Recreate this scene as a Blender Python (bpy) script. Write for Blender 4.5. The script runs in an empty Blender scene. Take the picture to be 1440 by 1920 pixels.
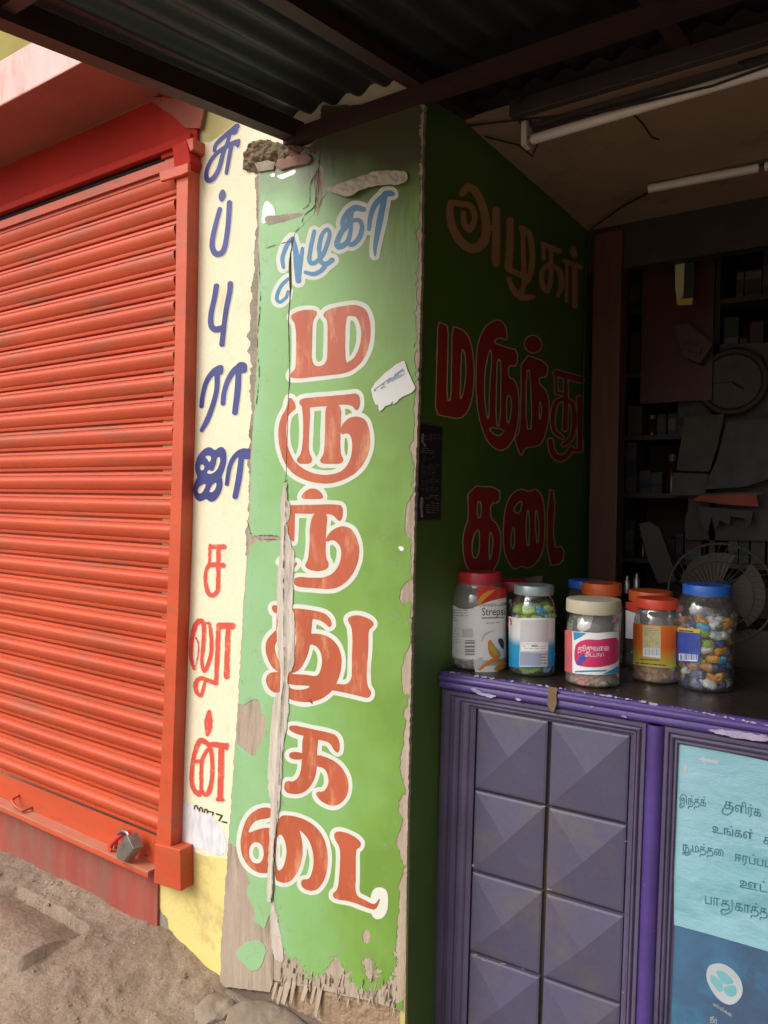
import bpy, bmesh, random
import numpy as np
from math import sin, cos, radians, pi, sqrt, atan2
from mathutils import Vector, Matrix
random.seed(7)
RNG = np.random.RandomState(5)
scene = bpy.context.scene
COL = scene.collection

# ------------------------------------------------------------------ camera
FPX = 1408.0                     # focal length in pixels of the 1440 x 1920 photograph
YAW, PITCH, ROLL = radians(34.3), radians(1.15), radians(0.75)
CAM = np.array([0.0, 0.0, 1.39])
FW = np.array([-sin(YAW) * cos(PITCH), cos(YAW) * cos(PITCH), -sin(PITCH)])
_R0 = np.array([cos(YAW), sin(YAW), 0.0]); _U0 = np.cross(_R0, FW)
RT = _R0 * cos(ROLL) + _U0 * sin(ROLL); UP = np.cross(RT, FW)
cam_data = bpy.data.cameras.new('camera'); cam = bpy.data.objects.new('camera', cam_data); COL.objects.link(cam)
m3 = Matrix(((RT[0], UP[0], -FW[0]), (RT[1], UP[1], -FW[1]), (RT[2], UP[2], -FW[2])))
cam.matrix_world = Matrix.Translation(Vector(CAM)) @ m3.to_4x4()
cam_data.sensor_fit = 'HORIZONTAL'; cam_data.sensor_width = 36.0; cam_data.lens = 36.0 * FPX / 1440.0
cam_data.clip_start = 0.05; cam_data.clip_end = 500.0
scene.camera = cam
# ------------------------------------------------------------------ world, sun, exposure
SUN_EL, SUN_AZ = radians(43), radians(208)        # azimuth: direction towards the sun, from +Y clockwise
world = bpy.data.worlds.new('World'); scene.world = world; world.use_nodes = True
wn = world.node_tree; wn.nodes.clear()
sky = wn.nodes.new('ShaderNodeTexSky'); sky.sky_type = 'NISHITA'; sky.sun_disc = False
sky.sun_elevation = SUN_EL; sky.sun_rotation = SUN_AZ; sky.air_density = 1.0; sky.dust_density = 6.0; sky.ozone_density = 0.6
hs = wn.nodes.new('ShaderNodeHueSaturation'); hs.inputs['Saturation'].default_value = 0.35
bg = wn.nodes.new('ShaderNodeBackground'); bg.inputs['Strength'].default_value = 0.15
wo = wn.nodes.new('ShaderNodeOutputWorld')
wn.links.new(sky.outputs[0], hs.inputs['Color']); wn.links.new(hs.outputs[0], bg.inputs['Color']); wn.links.new(bg.outputs[0], wo.inputs['Surface'])
sd = bpy.data.lights.new('sun', 'SUN'); sd.energy = 0.85; sd.angle = radians(30); sd.color = (1.0, 0.97, 0.93)
sun = bpy.data.objects.new('sun', sd); COL.objects.link(sun)
_sv = Vector((sin(SUN_AZ) * cos(SUN_EL), cos(SUN_AZ) * cos(SUN_EL), sin(SUN_EL)))
sun.rotation_euler = _sv.to_track_quat('Z', 'Y').to_euler(); sun.location = (-2, -4, 6)
scene.view_settings.view_transform = 'Standard'; scene.view_settings.look = 'None'
scene.view_settings.exposure = 0.30; scene.view_settings.gamma = 1.0; scene.view_settings.use_curve_mapping = False
scene.cycles.max_bounces = 8; scene.cycles.transparent_max_bounces = 16

# ------------------------------------------------------------------ pixel -> place helpers
def rays(px, py):
    px = np.asarray(px, float); py = np.asarray(py, float)
    return FW + np.multiply.outer((px - 720) / FPX, RT) - np.multiply.outer((py - 960) / FPX, UP)
def mapN(o, n):
    o = np.asarray(o, float); n = np.asarray(n, float)
    def f(px, py):
        r = rays(px, py); t = np.dot(o - CAM, n) / (r @ n)
        return CAM + r * t[..., None]
    return f
def mapY(y): return mapN((0, y, 0), (0, 1, 0))
def mapX(x): return mapN((x, 0, 0), (1, 0, 0))
def mapZ(z): return mapN((0, 0, z), (0, 0, 1))
def pt(m, px, py): return m(np.array([px]), np.array([py]))[0]
def mapCyl(cx, cy, r):
    def f(px, py):
        d = rays(px, py); a = d[..., 0]**2 + d[..., 1]**2
        b = 2 * (d[..., 0] * (CAM[0] - cx) + d[..., 1] * (CAM[1] - cy)); c = (CAM[0] - cx)**2 + (CAM[1] - cy)**2 - r * r
        t = (-b - np.sqrt(np.maximum(b * b - 4 * a * c, 0))) / (2 * a)
        return CAM + d * t[..., None]
    return f
XW = -0.9358                                       # plane of the painted side wall

# ------------------------------------------------------------------ objects
def tag(o, label=None, cat=None, group=None, kind=None):
    if label: o['label'] = label
    if cat: o['category'] = cat
    if group: o['group'] = group
    if kind: o['kind'] = kind
    return o
def thing(name, loc, label, cat, group=None):
    o = bpy.data.objects.new(name, None); COL.objects.link(o); o.location = loc; o.empty_display_size = 0.05
    return tag(o, label, cat, group)
def mesh(name, vs, fs, mat=None, parent=None, smooth=False):
    me = bpy.data.meshes.new(name); me.from_pydata([tuple(map(float, v)) for v in vs], [], fs); me.update()
    if smooth:
        for p in me.polygons: p.use_smooth = True
    o = bpy.data.objects.new(name, me); COL.objects.link(o)
    if mat is not None: me.materials.append(mat)
    if parent is not None: attach(o, parent)
    return o
def attach(o, parent):
    # vertices are in world space: cancel the translation of the thing's origin
    o.parent = parent
    t = Vector(parent.location) if parent.type == 'EMPTY' and parent.parent is None else Vector()
    o.matrix_parent_inverse = Matrix.Translation(-t)
def smooth_by(o, ang=35):
    me = o.data
    bm = bmesh.new(); bm.from_mesh(me)
    for f in bm.faces: f.smooth = True
    for e in bm.edges:
        if len(e.link_faces) == 2 and e.calc_face_angle(0) > radians(ang): e.smooth = False
        elif len(e.link_faces) != 2: e.smooth = False
    bm.to_mesh(me); bm.free(); return o
def bevel(o, w=0.003, seg=2):
    b = o.modifiers.new('bevel', 'BEVEL'); b.width = w; b.segments = seg; b.limit_method = 'ANGLE'; b.angle_limit = radians(40); return o
class MB:
    def __init__(s): s.v = []; s.f = []
    def add(s, vs, fs):
        n = len(s.v); s.v += [tuple(map(float, v)) for v in vs]; s.f += [tuple(i + n for i in f) for f in fs]; return s
    def box8(s, c): return s.add(c, [(0, 3, 2, 1), (4, 5, 6, 7), (0, 1, 5, 4), (1, 2, 6, 5), (2, 3, 7, 6), (3, 0, 4, 7)])
    def box(s, x0, x1, y0, y1, z0, z1):
        return s.box8([(x0, y0, z0), (x1, y0, z0), (x1, y1, z0), (x0, y1, z0), (x0, y0, z1), (x1, y0, z1), (x1, y1, z1), (x0, y1, z1)])
    def tube(s, pts, r, n=8, closed=False):
        P = [Vector(p) for p in pts]; k0 = len(s.v); m = len(P); rr = r if hasattr(r, '__len__') else [r] * m
        prev = None
        for i, p in enumerate(P):
            a = P[(i - 1) % m] if (i > 0 or closed) else P[i]; b = P[(i + 1) % m] if (i < m - 1 or closed) else P[i]
            d = (b - a).normalized()
            if prev is None:
                u = d.orthogonal().normalized()
            else:
                u = (prev - d * prev.dot(d)).normalized()
            prev = u; w = d.cross(u)
            for j in range(n):
                an = 2 * pi * j / n; s.v.append(tuple(p + (u * cos(an) + w * sin(an)) * rr[i]))
        for i in range(m if closed else m - 1):
            for j in range(n):
                a = k0 + i * n + j; b = k0 + i * n + (j + 1) % n; c = k0 + ((i + 1) % m) * n + (j + 1) % n; d = k0 + ((i + 1) % m) * n + j
                s.f.append((a, b, c, d))
        if not closed:
            s.f.append(tuple(k0 + j for j in reversed(range(n)))); s.f.append(tuple(k0 + (m - 1) * n + j for j in range(n)))
        return s
    def lathe(s, prof, cx, cy, n=40, sq=2.0, cap=True, rot=0.0):
        k0 = len(s.v)
        for r, z in prof:
            for j in range(n):
                a = 2 * pi * j / n; c, q = cos(a), sin(a)
                k = 1.0 / (abs(c)**sq + abs(q)**sq)**(1.0 / sq)
                x, y = c * k * r, q * k * r
                s.v.append((cx + x * cos(rot) - y * sin(rot), cy + x * sin(rot) + y * cos(rot), z))
        m = len(prof)
        for i in range(m - 1):
            for j in range(n):
                s.f.append((k0 + i * n + j, k0 + i * n + (j + 1) % n, k0 + (i + 1) * n + (j + 1) % n, k0 + (i + 1) * n + j))
        if cap:
            s.f.append(tuple(k0 + j for j in reversed(range(n)))); s.f.append(tuple(k0 + (m - 1) * n + j for j in range(n)))
        return s
    def build(s, name, mat, parent=None, ang=None):
        o = mesh(name, s.v, s.f, mat, parent)
        if ang: smooth_by(o, ang)
        return o
def boxo(name, x0, x1, y0, y1, z0, z1, mat, parent=None, bev=0):
    o = MB().box(x0, x1, y0, y1, z0, z1).build(name, mat, parent)
    if bev: bevel(o, bev)
    return o
def prism(name, pts, m, off, mat, parent=None, bev=0):
    """polygon given where it is seen, on the plane of mapping m, with real depth along off"""
    P = m(np.array([p[0] for p in pts], float), np.array([p[1] for p in pts], float)); n = len(P); off = np.array(off, float)
    vs = list(P) + list(P + off)
    fs = [tuple(range(n))[::-1], tuple(range(n, 2 * n))] + [(i, (i + 1) % n, n + (i + 1) % n, n + i) for i in range(n)]
    o = mesh(name, vs, fs, mat, parent)
    bm = bmesh.new(); bm.from_mesh(o.data); bmesh.ops.recalc_face_normals(bm, faces=bm.faces); bm.to_mesh(o.data); bm.free()
    if bev: bevel(o, bev)
    return o

# ------------------------------------------------------------------ flat painted shapes as geometry
def P_(s, tr=(0, 0, 1)):
    a = np.array([[float(q) for q in w.split(',')] for w in s.split()]); return a / tr[2] + np.array([tr[0], tr[1]])
def chaikin(p, it=2):
    for _ in range(it):
        q = np.roll(p, -1, 0); a = p * .75 + q * .25; b = p * .25 + q * .75
        p = np.stack([a, b], 1).reshape(-1, 2)
    return p
class Grid:
    sm = 2
    def __init__(s, x0, y0, x1, y1, st):
        s.x = np.arange(x0, x1 + st, st); s.y = np.arange(y0, y1 + st, st); s.st = st
        s.X, s.Y = np.meshgrid(s.x, s.y)
    def full(s, v=1e3): return np.full(s.X.shape, float(v))
    def win(s, lo, hi, mg):
        i0 = max(int((lo[1] - mg - s.y[0]) / s.st), 0); i1 = min(int((hi[1] + mg - s.y[0]) / s.st) + 2, len(s.y))
        j0 = max(int((lo[0] - mg - s.x[0]) / s.st), 0); j1 = min(int((hi[0] + mg - s.x[0]) / s.st) + 2, len(s.x))
        return slice(i0, max(i1, i0)), slice(j0, max(j1, j0))
    def poly(s, p, sm=2, mg=16):
        p = np.asarray(p, float)
        if sm: p = chaikin(p, sm)
        F = s.full(); w = s.win(p.min(0), p.max(0), mg); X = s.X[w]; Y = s.Y[w]
        if X.size == 0: return F
        D = np.full(X.shape, 1e9); ins = np.zeros(X.shape, bool)
        for a, b in zip(p, np.roll(p, -1, 0)):
            e = b - a; l2 = max(e @ e, 1e-9); t = np.clip(((X - a[0]) * e[0] + (Y - a[1]) * e[1]) / l2, 0, 1)
            D = np.minimum(D, (X - a[0] - t * e[0])**2 + (Y - a[1] - t * e[1])**2)
            if a[1] != b[1]:
                c = ((a[1] > Y) != (b[1] > Y)) & (X < (b[0] - a[0]) * (Y - a[1]) / (b[1] - a[1]) + a[0]); ins ^= c
        D = np.sqrt(D); F[w] = np.where(ins, -D, D); return F
    def stroke(s, p, r, mg=16):
        p = np.asarray(p, float); n = len(p); rr = np.array(r if hasattr(r, '__len__') else [r] * n, float)
        if n > 2:
            Q = []; RR = []
            for i in range(n - 1):
                p0, p1, p2, p3 = p[max(i - 1, 0)], p[i], p[i + 1], p[min(i + 2, n - 1)]
                for k in range(5):
                    t = k / 5.; Q.append(.5 * (2 * p1 + (p2 - p0) * t + (2 * p0 - 5 * p1 + 4 * p2 - p3) * t * t + (3 * p1 - p0 - 3 * p2 + p3) * t**3)); RR.append(rr[i] * (1 - t) + rr[i + 1] * t)
            Q.append(p[-1]); RR.append(rr[-1]); p = np.array(Q); rr = np.array(RR)
        F = s.full(); w = s.win(p.min(0) - rr.max(), p.max(0) + rr.max(), mg); X = s.X[w]; Y = s.Y[w]
        if X.size == 0: return F
        D = np.full(X.shape, 1e3)
        for i in range(len(p) - 1):
            a, b = p[i], p[i + 1]; e = b - a; l2 = max(e @ e, 1e-9); t = np.clip(((X - a[0]) * e[0] + (Y - a[1]) * e[1]) / l2, 0, 1)
            D = np.minimum(D, np.hypot(X - a[0] - t * e[0], Y - a[1] - t * e[1]) - (rr[i] * (1 - t) + rr[i + 1] * t))
        F[w] = D; return F
    def glyphs(s, spec, tr=(0, 0, 1)):
        out = s.full(); cur = None
        for g in spec:
            if g[0] == 'h': cur = np.maximum(cur, -s.poly(P_(g[1], tr), s.sm))
            else:
                if cur is not None: out = np.minimum(out, cur)
                cur = s.poly(P_(g[1], tr), s.sm) if g[0] == 'p' else s.stroke(P_(g[2], tr), np.array(g[1], float) / tr[2] if hasattr(g[1], '__len__') else g[1] / tr[2])
        return np.minimum(out, cur)
    def noise(s, sc, seed, octs=3, sx=1.0):
        out = np.zeros(s.X.shape); amp = 1.0; tot = 0
        for o in range(octs):
            R = np.random.RandomState(seed * 31 + o).rand(97, 97) * 2 - 1
            u = s.X / (sc * sx); v = s.Y / sc; i = np.floor(u).astype(int); j = np.floor(v).astype(int); fu = u - i; fv = v - j
            fu = fu * fu * (3 - 2 * fu); fv = fv * fv * (3 - 2 * fv)
            g = lambda a, b: R[b % 97, a % 97]
            out += amp * ((g(i, j) * (1 - fu) + g(i + 1, j) * fu) * (1 - fv) + (g(i, j + 1) * (1 - fu) + g(i + 1, j + 1) * fu) * fv)
            tot += amp; amp *= .5; sc = sc / 2.1
        return out / tot
def iso(name, G, F, m, mat, parent=None, run=10, solid=0, disp=None):
    ins = F < 0; ny, nx = F.shape; vid = {}; vp = []; fs = []
    def cv(i, j):
        k = (i, j)
        if k not in vid: vid[k] = len(vp); vp.append((G.x[j], G.y[i]))
        return vid[k]
    def ev(i0, j0, i1, j1):
        if (i0, j0) > (i1, j1): i0, j0, i1, j1 = i1, j1, i0, j0
        k = (i0, j0, i1, j1)
        if k not in vid:
            a, b = F[i0, j0], F[i1, j1]; t = min(max(a / (a - b), .02), .98); vid[k] = len(vp)
            vp.append((G.x[j0] + (G.x[j1] - G.x[j0]) * t, G.y[i0] + (G.y[i1] - G.y[i0]) * t))
        return vid[k]
    cnt = ins[:-1, :-1].astype(int) + ins[1:, :-1] + ins[:-1, 1:] + ins[1:, 1:]
    for i in range(ny - 1):
        row = cnt[i]
        nz = np.nonzero(row)[0]; k = 0
        while k < len(nz):
            j = nz[k]
            if row[j] == 4:
                e = k
                while e + 1 < len(nz) and nz[e + 1] == nz[e] + 1 and row[nz[e + 1]] == 4 and e - k + 1 < run: e += 1
                j1 = nz[e] + 1
                fs.append((cv(i, j), cv(i + 1, j), cv(i + 1, j1), cv(i, j1))); k = e + 1; continue
            c = [(i, j), (i + 1, j), (i + 1, j + 1), (i, j + 1)]; poly = []
            for q in range(4):
                a, b = c[q], c[(q + 1) % 4]
                if ins[a]: poly.append(cv(*a))
                if ins[a] != ins[b]: poly.append(ev(*a, *b))
            if len(poly) >= 3: fs.append(tuple(poly))
            k += 1
    if not vp: return None
    a = np.array(vp); V = m(a[:, 0], a[:, 1])
    if disp is not None: V = disp(a, V)
    o = mesh(name, V, fs, mat, parent)
    if solid:
        md = o.modifiers.new('solid', 'SOLIDIFY'); md.thickness = solid; md.offset = -1
    return o
def text2d(txt, size, bold=0.0):
    cu = bpy.data.curves.new('t', 'FONT'); cu.body = txt; cu.size = size; cu.offset = bold; cu.resolution_u = 4
    o = bpy.data.objects.new('t', cu); COL.objects.link(o)
    dg = bpy.context.evaluated_depsgraph_get(); dg.update(); me = bpy.data.meshes.new_from_object(o.evaluated_get(dg))
    V = np.array([v.co[:2] for v in me.vertices]) if len(me.vertices) else np.zeros((0, 2)); Fc = [tuple(p.vertices) for p in me.polygons]
    bpy.data.objects.remove(o); bpy.data.curves.remove(cu); bpy.data.meshes.remove(me); return V, Fc
def text(name, items, m, mat, parent=None):
    """items: (string, x, y, size, slope, bold, xscale) - lettering laid on a surface"""
    mb = MB()
    for it in items:
        s, x, y, size = it[:4]; sl = it[4] if len(it) > 4 else 0; bo = it[5] if len(it) > 5 else 0; xs = it[6] if len(it) > 6 else 1
        V, Fc = text2d(s, size, bo)
        if len(V): mb.add(m(x + V[:, 0] * xs, y - V[:, 1] + V[:, 0] * xs * sl), Fc)
    return mb.build(name, mat, parent)
def greek(G, x0, y0, x1, y1, n, slope=0.0, h=1.0, seed=1, fill=.8):
    R = random.Random(seed); F = G.full()
    for k in range(n):
        y = y0 + (y1 - y0) * (k + .5) / n; x = x0; e = x1 - (x1 - x0) * R.random() * .35
        while x < e:
            w = R.uniform(3, 9)
            if R.random() < fill:
                F = np.minimum(F, G.stroke(np.array([[x, y + slope * (x - x0)], [min(x + w, x1), y + slope * (x + w - x0)]]), h * .5, 3))
            x += w + 2.5
    return F
def rect(G, x0, y0, x1, y1, sl=0.0): return G.poly(np.array([[x0, y0], [x1, y0 + sl * (x1 - x0)], [x1, y1 + sl * (x1 - x0)], [x0, y1]]), 0)

# ------------------------------------------------------------------ materials
def ramp(nt, els):
    r = nt.nodes.new('ShaderNodeValToRGB'); e = r.color_ramp.elements
    while len(e) > 1: e.remove(e[-1])
    e[0].position = els[0][0]; e[0].color = (*els[0][1], 1)
    for p, c in els[1:]:
        q = e.new(p); q.color = (*c, 1)
    return r
def pm(name, c1, c2=None, sc=8.0, rough=.6, bump=.0, bsc=60.0, st=(1, 1, 1), dirt=None, dsc=5.0, dlo=.55, dhi=.75, metal=0.0, spec=.5, fine=0.0, bdist=.004, coords='Object', dirt2=None):
    m = bpy.data.materials.new(name); m.use_nodes = True; nt = m.node_tree; b = nt.nodes['Principled BSDF']; L = nt.links
    b.inputs['Roughness'].default_value = rough; b.inputs['Metallic'].default_value = metal; b.inputs['Specular IOR Level'].default_value = spec
    tc = nt.nodes.new('ShaderNodeNewGeometry'); coords = 'Position'; mp = nt.nodes.new('ShaderNodeMapping'); mp.inputs['Scale'].default_value = st
    L.new(tc.outputs[coords], mp.inputs['Vector'])
    def noi(s, det=6, r=.6):
        n = nt.nodes.new('ShaderNodeTexNoise'); n.inputs['Scale'].default_value = s; n.inputs['Detail'].default_value = det; n.inputs['Roughness'].default_value = r
        L.new(mp.outputs[0], n.inputs['Vector']); return n
    c2 = c2 or tuple(x * .8 for x in c1)
    n1 = noi(sc); r1 = ramp(nt, [(.32, c1), (.68, c2)]); L.new(n1.outputs['Fac'], r1.inputs[0]); col = r1.outputs[0]
    if dirt is not None:
        n2 = noi(dsc, 10, .7); r2 = ramp(nt, [(dlo, (0, 0, 0)), (dhi, (1, 1, 1))]); L.new(n2.outputs['Fac'], r2.inputs[0])
        mx = nt.nodes.new('ShaderNodeMixRGB'); L.new(r2.outputs[0], mx.inputs[0]); L.new(col, mx.inputs[1]); mx.inputs[2].default_value = (*dirt, 1); col = mx.outputs[0]
    if dirt2 is not None:
        n5 = noi(dirt2[1], 9, .72); r5 = ramp(nt, [(dirt2[2], (0, 0, 0)), (dirt2[3], (1, 1, 1))]); L.new(n5.outputs['Fac'], r5.inputs[0])
        m5 = nt.nodes.new('ShaderNodeMixRGB'); L.new(r5.outputs[0], m5.inputs[0]); L.new(col, m5.inputs[1]); m5.inputs[2].default_value = (*dirt2[0], 1); col = m5.outputs[0]
    if fine:
        n4 = noi(bsc * 3, 4, .7); mm = nt.nodes.new('ShaderNodeMapRange'); mm.inputs['To Min'].default_value = 1 - fine; mm.inputs['To Max'].default_value = 1 + fine
        mm.inputs['From Min'].default_value = .3; mm.inputs['From Max'].default_value = .7
        L.new(n4.outputs['Fac'], mm.inputs['Value']); mu = nt.nodes.new('ShaderNodeVectorMath'); mu.operation = 'SCALE'; L.new(col, mu.inputs[0]); L.new(mm.outputs[0], mu.inputs['Scale']); col = mu.outputs[0]
    L.new(col, b.inputs['Base Color'])
    nr = noi(sc * 3); mr = nt.nodes.new('ShaderNodeMapRange'); mr.inputs['To Min'].default_value = max(rough - .1, .02); mr.inputs['To Max'].default_value = min(rough + .12, 1)
    L.new(nr.outputs['Fac'], mr.inputs['Value']); L.new(mr.outputs[0], b.inputs['Roughness'])
    if bump:
        n3 = noi(bsc, 8, .65); bp = nt.nodes.new('ShaderNodeBump'); bp.inputs['Strength'].default_value = bump; bp.inputs['Distance'].default_value = bdist
        L.new(n3.outputs['Fac'], bp.inputs['Height']); L.new(bp.outputs[0], b.inputs['Normal'])
    return m
M = {}
M['shutter'] = pm('orange_shutter_paint', (.58, .086, .028), (.49, .066, .022), 2.2, .45, .15, 25, dirt=(.27, .10, .06), dsc=2.6, dlo=.52, dhi=.78, st=(1, 1, 5), fine=.08, dirt2=((.13, .055, .04), 6.5, .64, .70))
M['ledgedust'] = pm('dusty_ledge', (.42, .20, .13), (.50, .12, .06), 9, .8, .3, 40, st=(1, 3, 3))
M['redwall'] = pm('red_wall_paint', (.42, .024, .014), (.34, .02, .012), 4, .75, .3, 40, spec=.15, dirt=(.25, .05, .035), fine=.08)
M['pink'] = pm('pink_slab_paint', (.80, .50, .47), (.72, .42, .38), 4, .7, .3, 50, dirt=(.45, .18, .15), dsc=4, st=(3, 3, 1))
M['plinth'] = pm('red_plinth_paint', (.38, .075, .05), (.28, .055, .04), 5, .8, .5, 40, dirt=(.23, .12, .085), dsc=3, dlo=.45, dhi=.7, st=(3, 3, .8), fine=.1)
M['olive'] = pm('olive_wall_paint', (.30, .26, .05), (.25, .2, .04), 4, .8, .4, 50)
M['cream'] = pm('cream_lime_paint', (.80, .735, .54), (.75, .67, .46), 3, .75, .45, 45, dirt=(.52, .40, .22), dsc=4, dlo=.56, dhi=.85, st=(2, 2, 1), fine=.05)
M['yellow'] = pm('yellow_paint', (.76, .66, .24), (.68, .56, .20), 5, .75, .5, 45, dirt=(.40, .28, .12), dsc=7, dlo=.52, dhi=.75, fine=.06)
M['olivepaint'] = pm('olive_cream_paint', (.50, .44, .17), (.42, .36, .13), 5, .75, .4, 45)
M['smear'] = pm('white_smear', (.80, .79, .78), (.50, .51, .56), 30, .7, .6, 40, st=(1.6, 1, .5), fine=.1)
M['plaster'] = pm('grey_plaster', (.36, .31, .24), (.22, .19, .14), 14, .9, .9, 50, dirt=(.10, .09, .06), dsc=12, fine=.2)
M['green'] = None
M['board'] = pm('bare_plywood', (.45, .365, .285), (.36, .28, .21), 10, .85, .7, 40, st=(6, 6, .5), dirt=(.15, .105, .07), dsc=6, fine=.12)
M['ply_in'] = pm('inner_ply', (.36, .25, .16), (.26, .18, .11), 12, .85, .8, 35, st=(9, 9, .4), dirt=(.14, .095, .06), dsc=8, fine=.1)
M['strip'] = pm('torn_pale_strip', (.64, .58, .50), (.50, .43, .36), 14, .85, .8, 60, st=(6, 6, .8), dirt=(.24, .19, .14), dsc=10, fine=.1)
M['chip'] = pm('pale_putty', (.68, .64, .52), (.54, .48, .38), 16, .85, .5, 60)
M['signwhite'] = pm('sign_white', (.66, .68, .60), (.60, .63, .54), 8, .5, .15, 60, dirt=(.45, .50, .38), dsc=9, dlo=.6, dhi=.85)
M['signred'] = pm('brushed_red', (.50, .115, .05), (.40, .085, .038), 7, .45, .25, 50, dirt=(.66, .33, .18), dsc=11, dlo=.53, dhi=.72, st=(1.6, 1.6, .45))
M['signblue'] = pm('sign_blue', (.07, .23, .42), (.06, .19, .36), 8, .45, .15, 60)
M['navy'] = pm('navy_brush', (.028, .032, .16), (.055, .07, .25), 9, .5, .15, 60)
M['halo'] = pm('pale_edge', (.74, .68, .55), (.70, .64, .5), 9, .6)
M['pred'] = pm('thin_red_brush', (.66, .065, .045), (.60, .10, .06), 14, .5, .2, 60, dirt=(.72, .32, .14), dsc=26, dlo=.56, dhi=.70)
M['ink'] = pm('black_green_ink', (.03, .05, .03), None, 9, .6)
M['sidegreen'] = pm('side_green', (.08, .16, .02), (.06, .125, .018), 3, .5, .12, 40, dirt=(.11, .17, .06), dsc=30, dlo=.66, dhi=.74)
M['sidered'] = pm('side_red', (.36, .03, .025), (.30, .025, .02), 6, .45)
M['sideline'] = pm('side_outline', (.62, .50, .28), None, 6, .5)
M['sidetan'] = pm('side_tan', (.50, .33, .15), (.42, .26, .12), 6, .5)
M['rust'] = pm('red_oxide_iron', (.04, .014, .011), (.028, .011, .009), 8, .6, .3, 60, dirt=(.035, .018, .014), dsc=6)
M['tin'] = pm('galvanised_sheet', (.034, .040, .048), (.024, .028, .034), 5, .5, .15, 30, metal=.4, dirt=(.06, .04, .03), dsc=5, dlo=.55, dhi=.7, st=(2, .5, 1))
M['ceil'] = pm('ceiling_board', (.38, .27, .18), (.31, .215, .14), 4, .8, .2, 30, dirt=(.16, .095, .055), dsc=5, dlo=.58, dhi=.75)
M['wood'] = pm('brown_post', (.13, .045, .022), (.09, .032, .016), 8, .5, .2, 30, st=(5, 5, .5))
M['darkred'] = pm('maroon_panel', (.08, .016, .014), (.06, .013, .011), 5, .5)
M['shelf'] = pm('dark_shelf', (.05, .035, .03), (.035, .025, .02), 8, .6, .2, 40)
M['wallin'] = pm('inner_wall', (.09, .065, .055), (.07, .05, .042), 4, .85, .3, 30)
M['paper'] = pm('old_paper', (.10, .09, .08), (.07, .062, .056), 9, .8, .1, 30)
M['paperw'] = pm('white_paper', (.72, .72, .69), (.66, .66, .63), 9, .7, .1, 30)
M['dark'] = pm('near_black', (.02, .018, .017), None, 8, .5)
M['steel'] = pm('steel', (.42, .42, .40), (.30, .29, .27), 20, .35, .15, 90, metal=.85, dirt=(.2, .13, .08), dsc=20)
M['tube'] = pm('white_tube', (.82, .79, .72), (.74, .70, .62), 5, .3)
M['purple'] = pm('purple_gloss', (.08, .043, .22), (.06, .034, .16), 6, .38, .25, 40, dirt=(.34, .30, .44), dsc=16, dlo=.66, dhi=.70, st=(1, 1, 3))
M['purpled'] = pm('purple_dusty', (.095, .078, .145), (.07, .056, .11), 6, .5, .2, 40, dirt=(.05, .04, .07), dsc=4, fine=.06)
M['tile'] = pm('dusty_violet_tile', (.088, .083, .142), (.070, .065, .115), 5, .42, .15, 30, dirt=(.13, .105, .11), dsc=5, dlo=.5, dhi=.72, fine=.07, dirt2=((.20, .17, .19), 24, .68, .73))
M['grout'] = pm('dark_grout', (.03, .02, .024), (.10, .062, .04), 4, .9, .4, 60)
M['ctop'] = pm('dark_laminate', (.035, .022, .02), (.025, .017, .016), 6, .28, .05, 30)
M['tape'] = pm('brown_tape', (.20, .13, .07), (.14, .09, .05), 20, .5)
M['scuff'] = pm('white_scuff', (.50, .45, .56), (.26, .20, .40), 60, .7)
M['ground'] = pm('packed_earth', (.30, .225, .165), (.20, .145, .105), 3.2, .95, .9, 42, dirt=(.37, .29, .21), dsc=7, dlo=.45, dhi=.75, fine=.24, bdist=.010, dirt2=((.10, .07, .05), 34, .62, .70))
M['stone'] = pm('worn_cement', (.30, .235, .175), (.22, .165, .125), 6, .9, .6, 45, dirt=(.17, .125, .09), dsc=9, fine=.12)
M['pebble'] = pm('pebble', (.36, .30, .23), (.2, .15, .11), 30, .9)
M['teal'] = pm('faded_teal_print', (.21, .45, .52), (.30, .53, .61), 3.0, .42, .35, 9, dirt=(.12, .32, .38), dsc=4, dlo=.5, dhi=.75, st=(1, 1, 2), bdist=.02)
M['dteal'] = pm('dark_blue_print', (.055, .15, .27), (.05, .09, .16), 5, .42, .2, 9, dirt=(.04, .22, .36), dsc=4, dlo=.5, dhi=.7, bdist=.02)
M['tealink'] = pm('teal_ink', (.09, .27, .33), None, 9, .5)
M['oval'] = pm('oval_grey', (.48, .53, .56), None, 9, .5)
M['blob'] = pm('aqua_blob', (.20, .47, .52), (.13, .36, .42), 26, .5)
M['label_w'] = pm('label_white', (.84, .84, .85), (.78, .78, .79), 12, .4, .05, 30)
M['label_g'] = pm('label_grey', (.60, .60, .62), (.55, .55, .57), 12, .4)
M['label_ink'] = pm('label_ink', (.05, .05, .07), None, 9, .5)
M['label_mid'] = pm('label_mid_ink', (.25, .25, .27), None, 9, .5)
M['label_red'] = pm('label_red', (.62, .03, .025), (.55, .03, .02), 9, .35)
M['label_or'] = pm('label_orange', (.72, .22, .035), (.62, .30, .04), 40, .35)
M['label_pk'] = pm('label_pink', (.62, .035, .15), None, 9, .4)
M['label_pk2'] = pm('label_coral', (.62, .13, .13), None, 9, .4)
M['label_bl'] = pm('label_blue', (.035, .07, .36), (.05, .10, .42), 30, .35)
M['label_cy'] = pm('label_cyan', (.03, .30, .55), None, 9, .4)
M['label_ye'] = pm('label_yellow', (.66, .48, .06), None, 9, .4)
M['label_cr'] = pm('label_cream', (.62, .56, .30), None, 9, .4)
M['lid_red'] = pm('lid_red', (.56, .035, .05), (.50, .03, .04), 9, .35)
M['lid_blue'] = pm('lid_blue', (.02, .14, .58), (.02, .12, .52), 9, .35)
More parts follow.
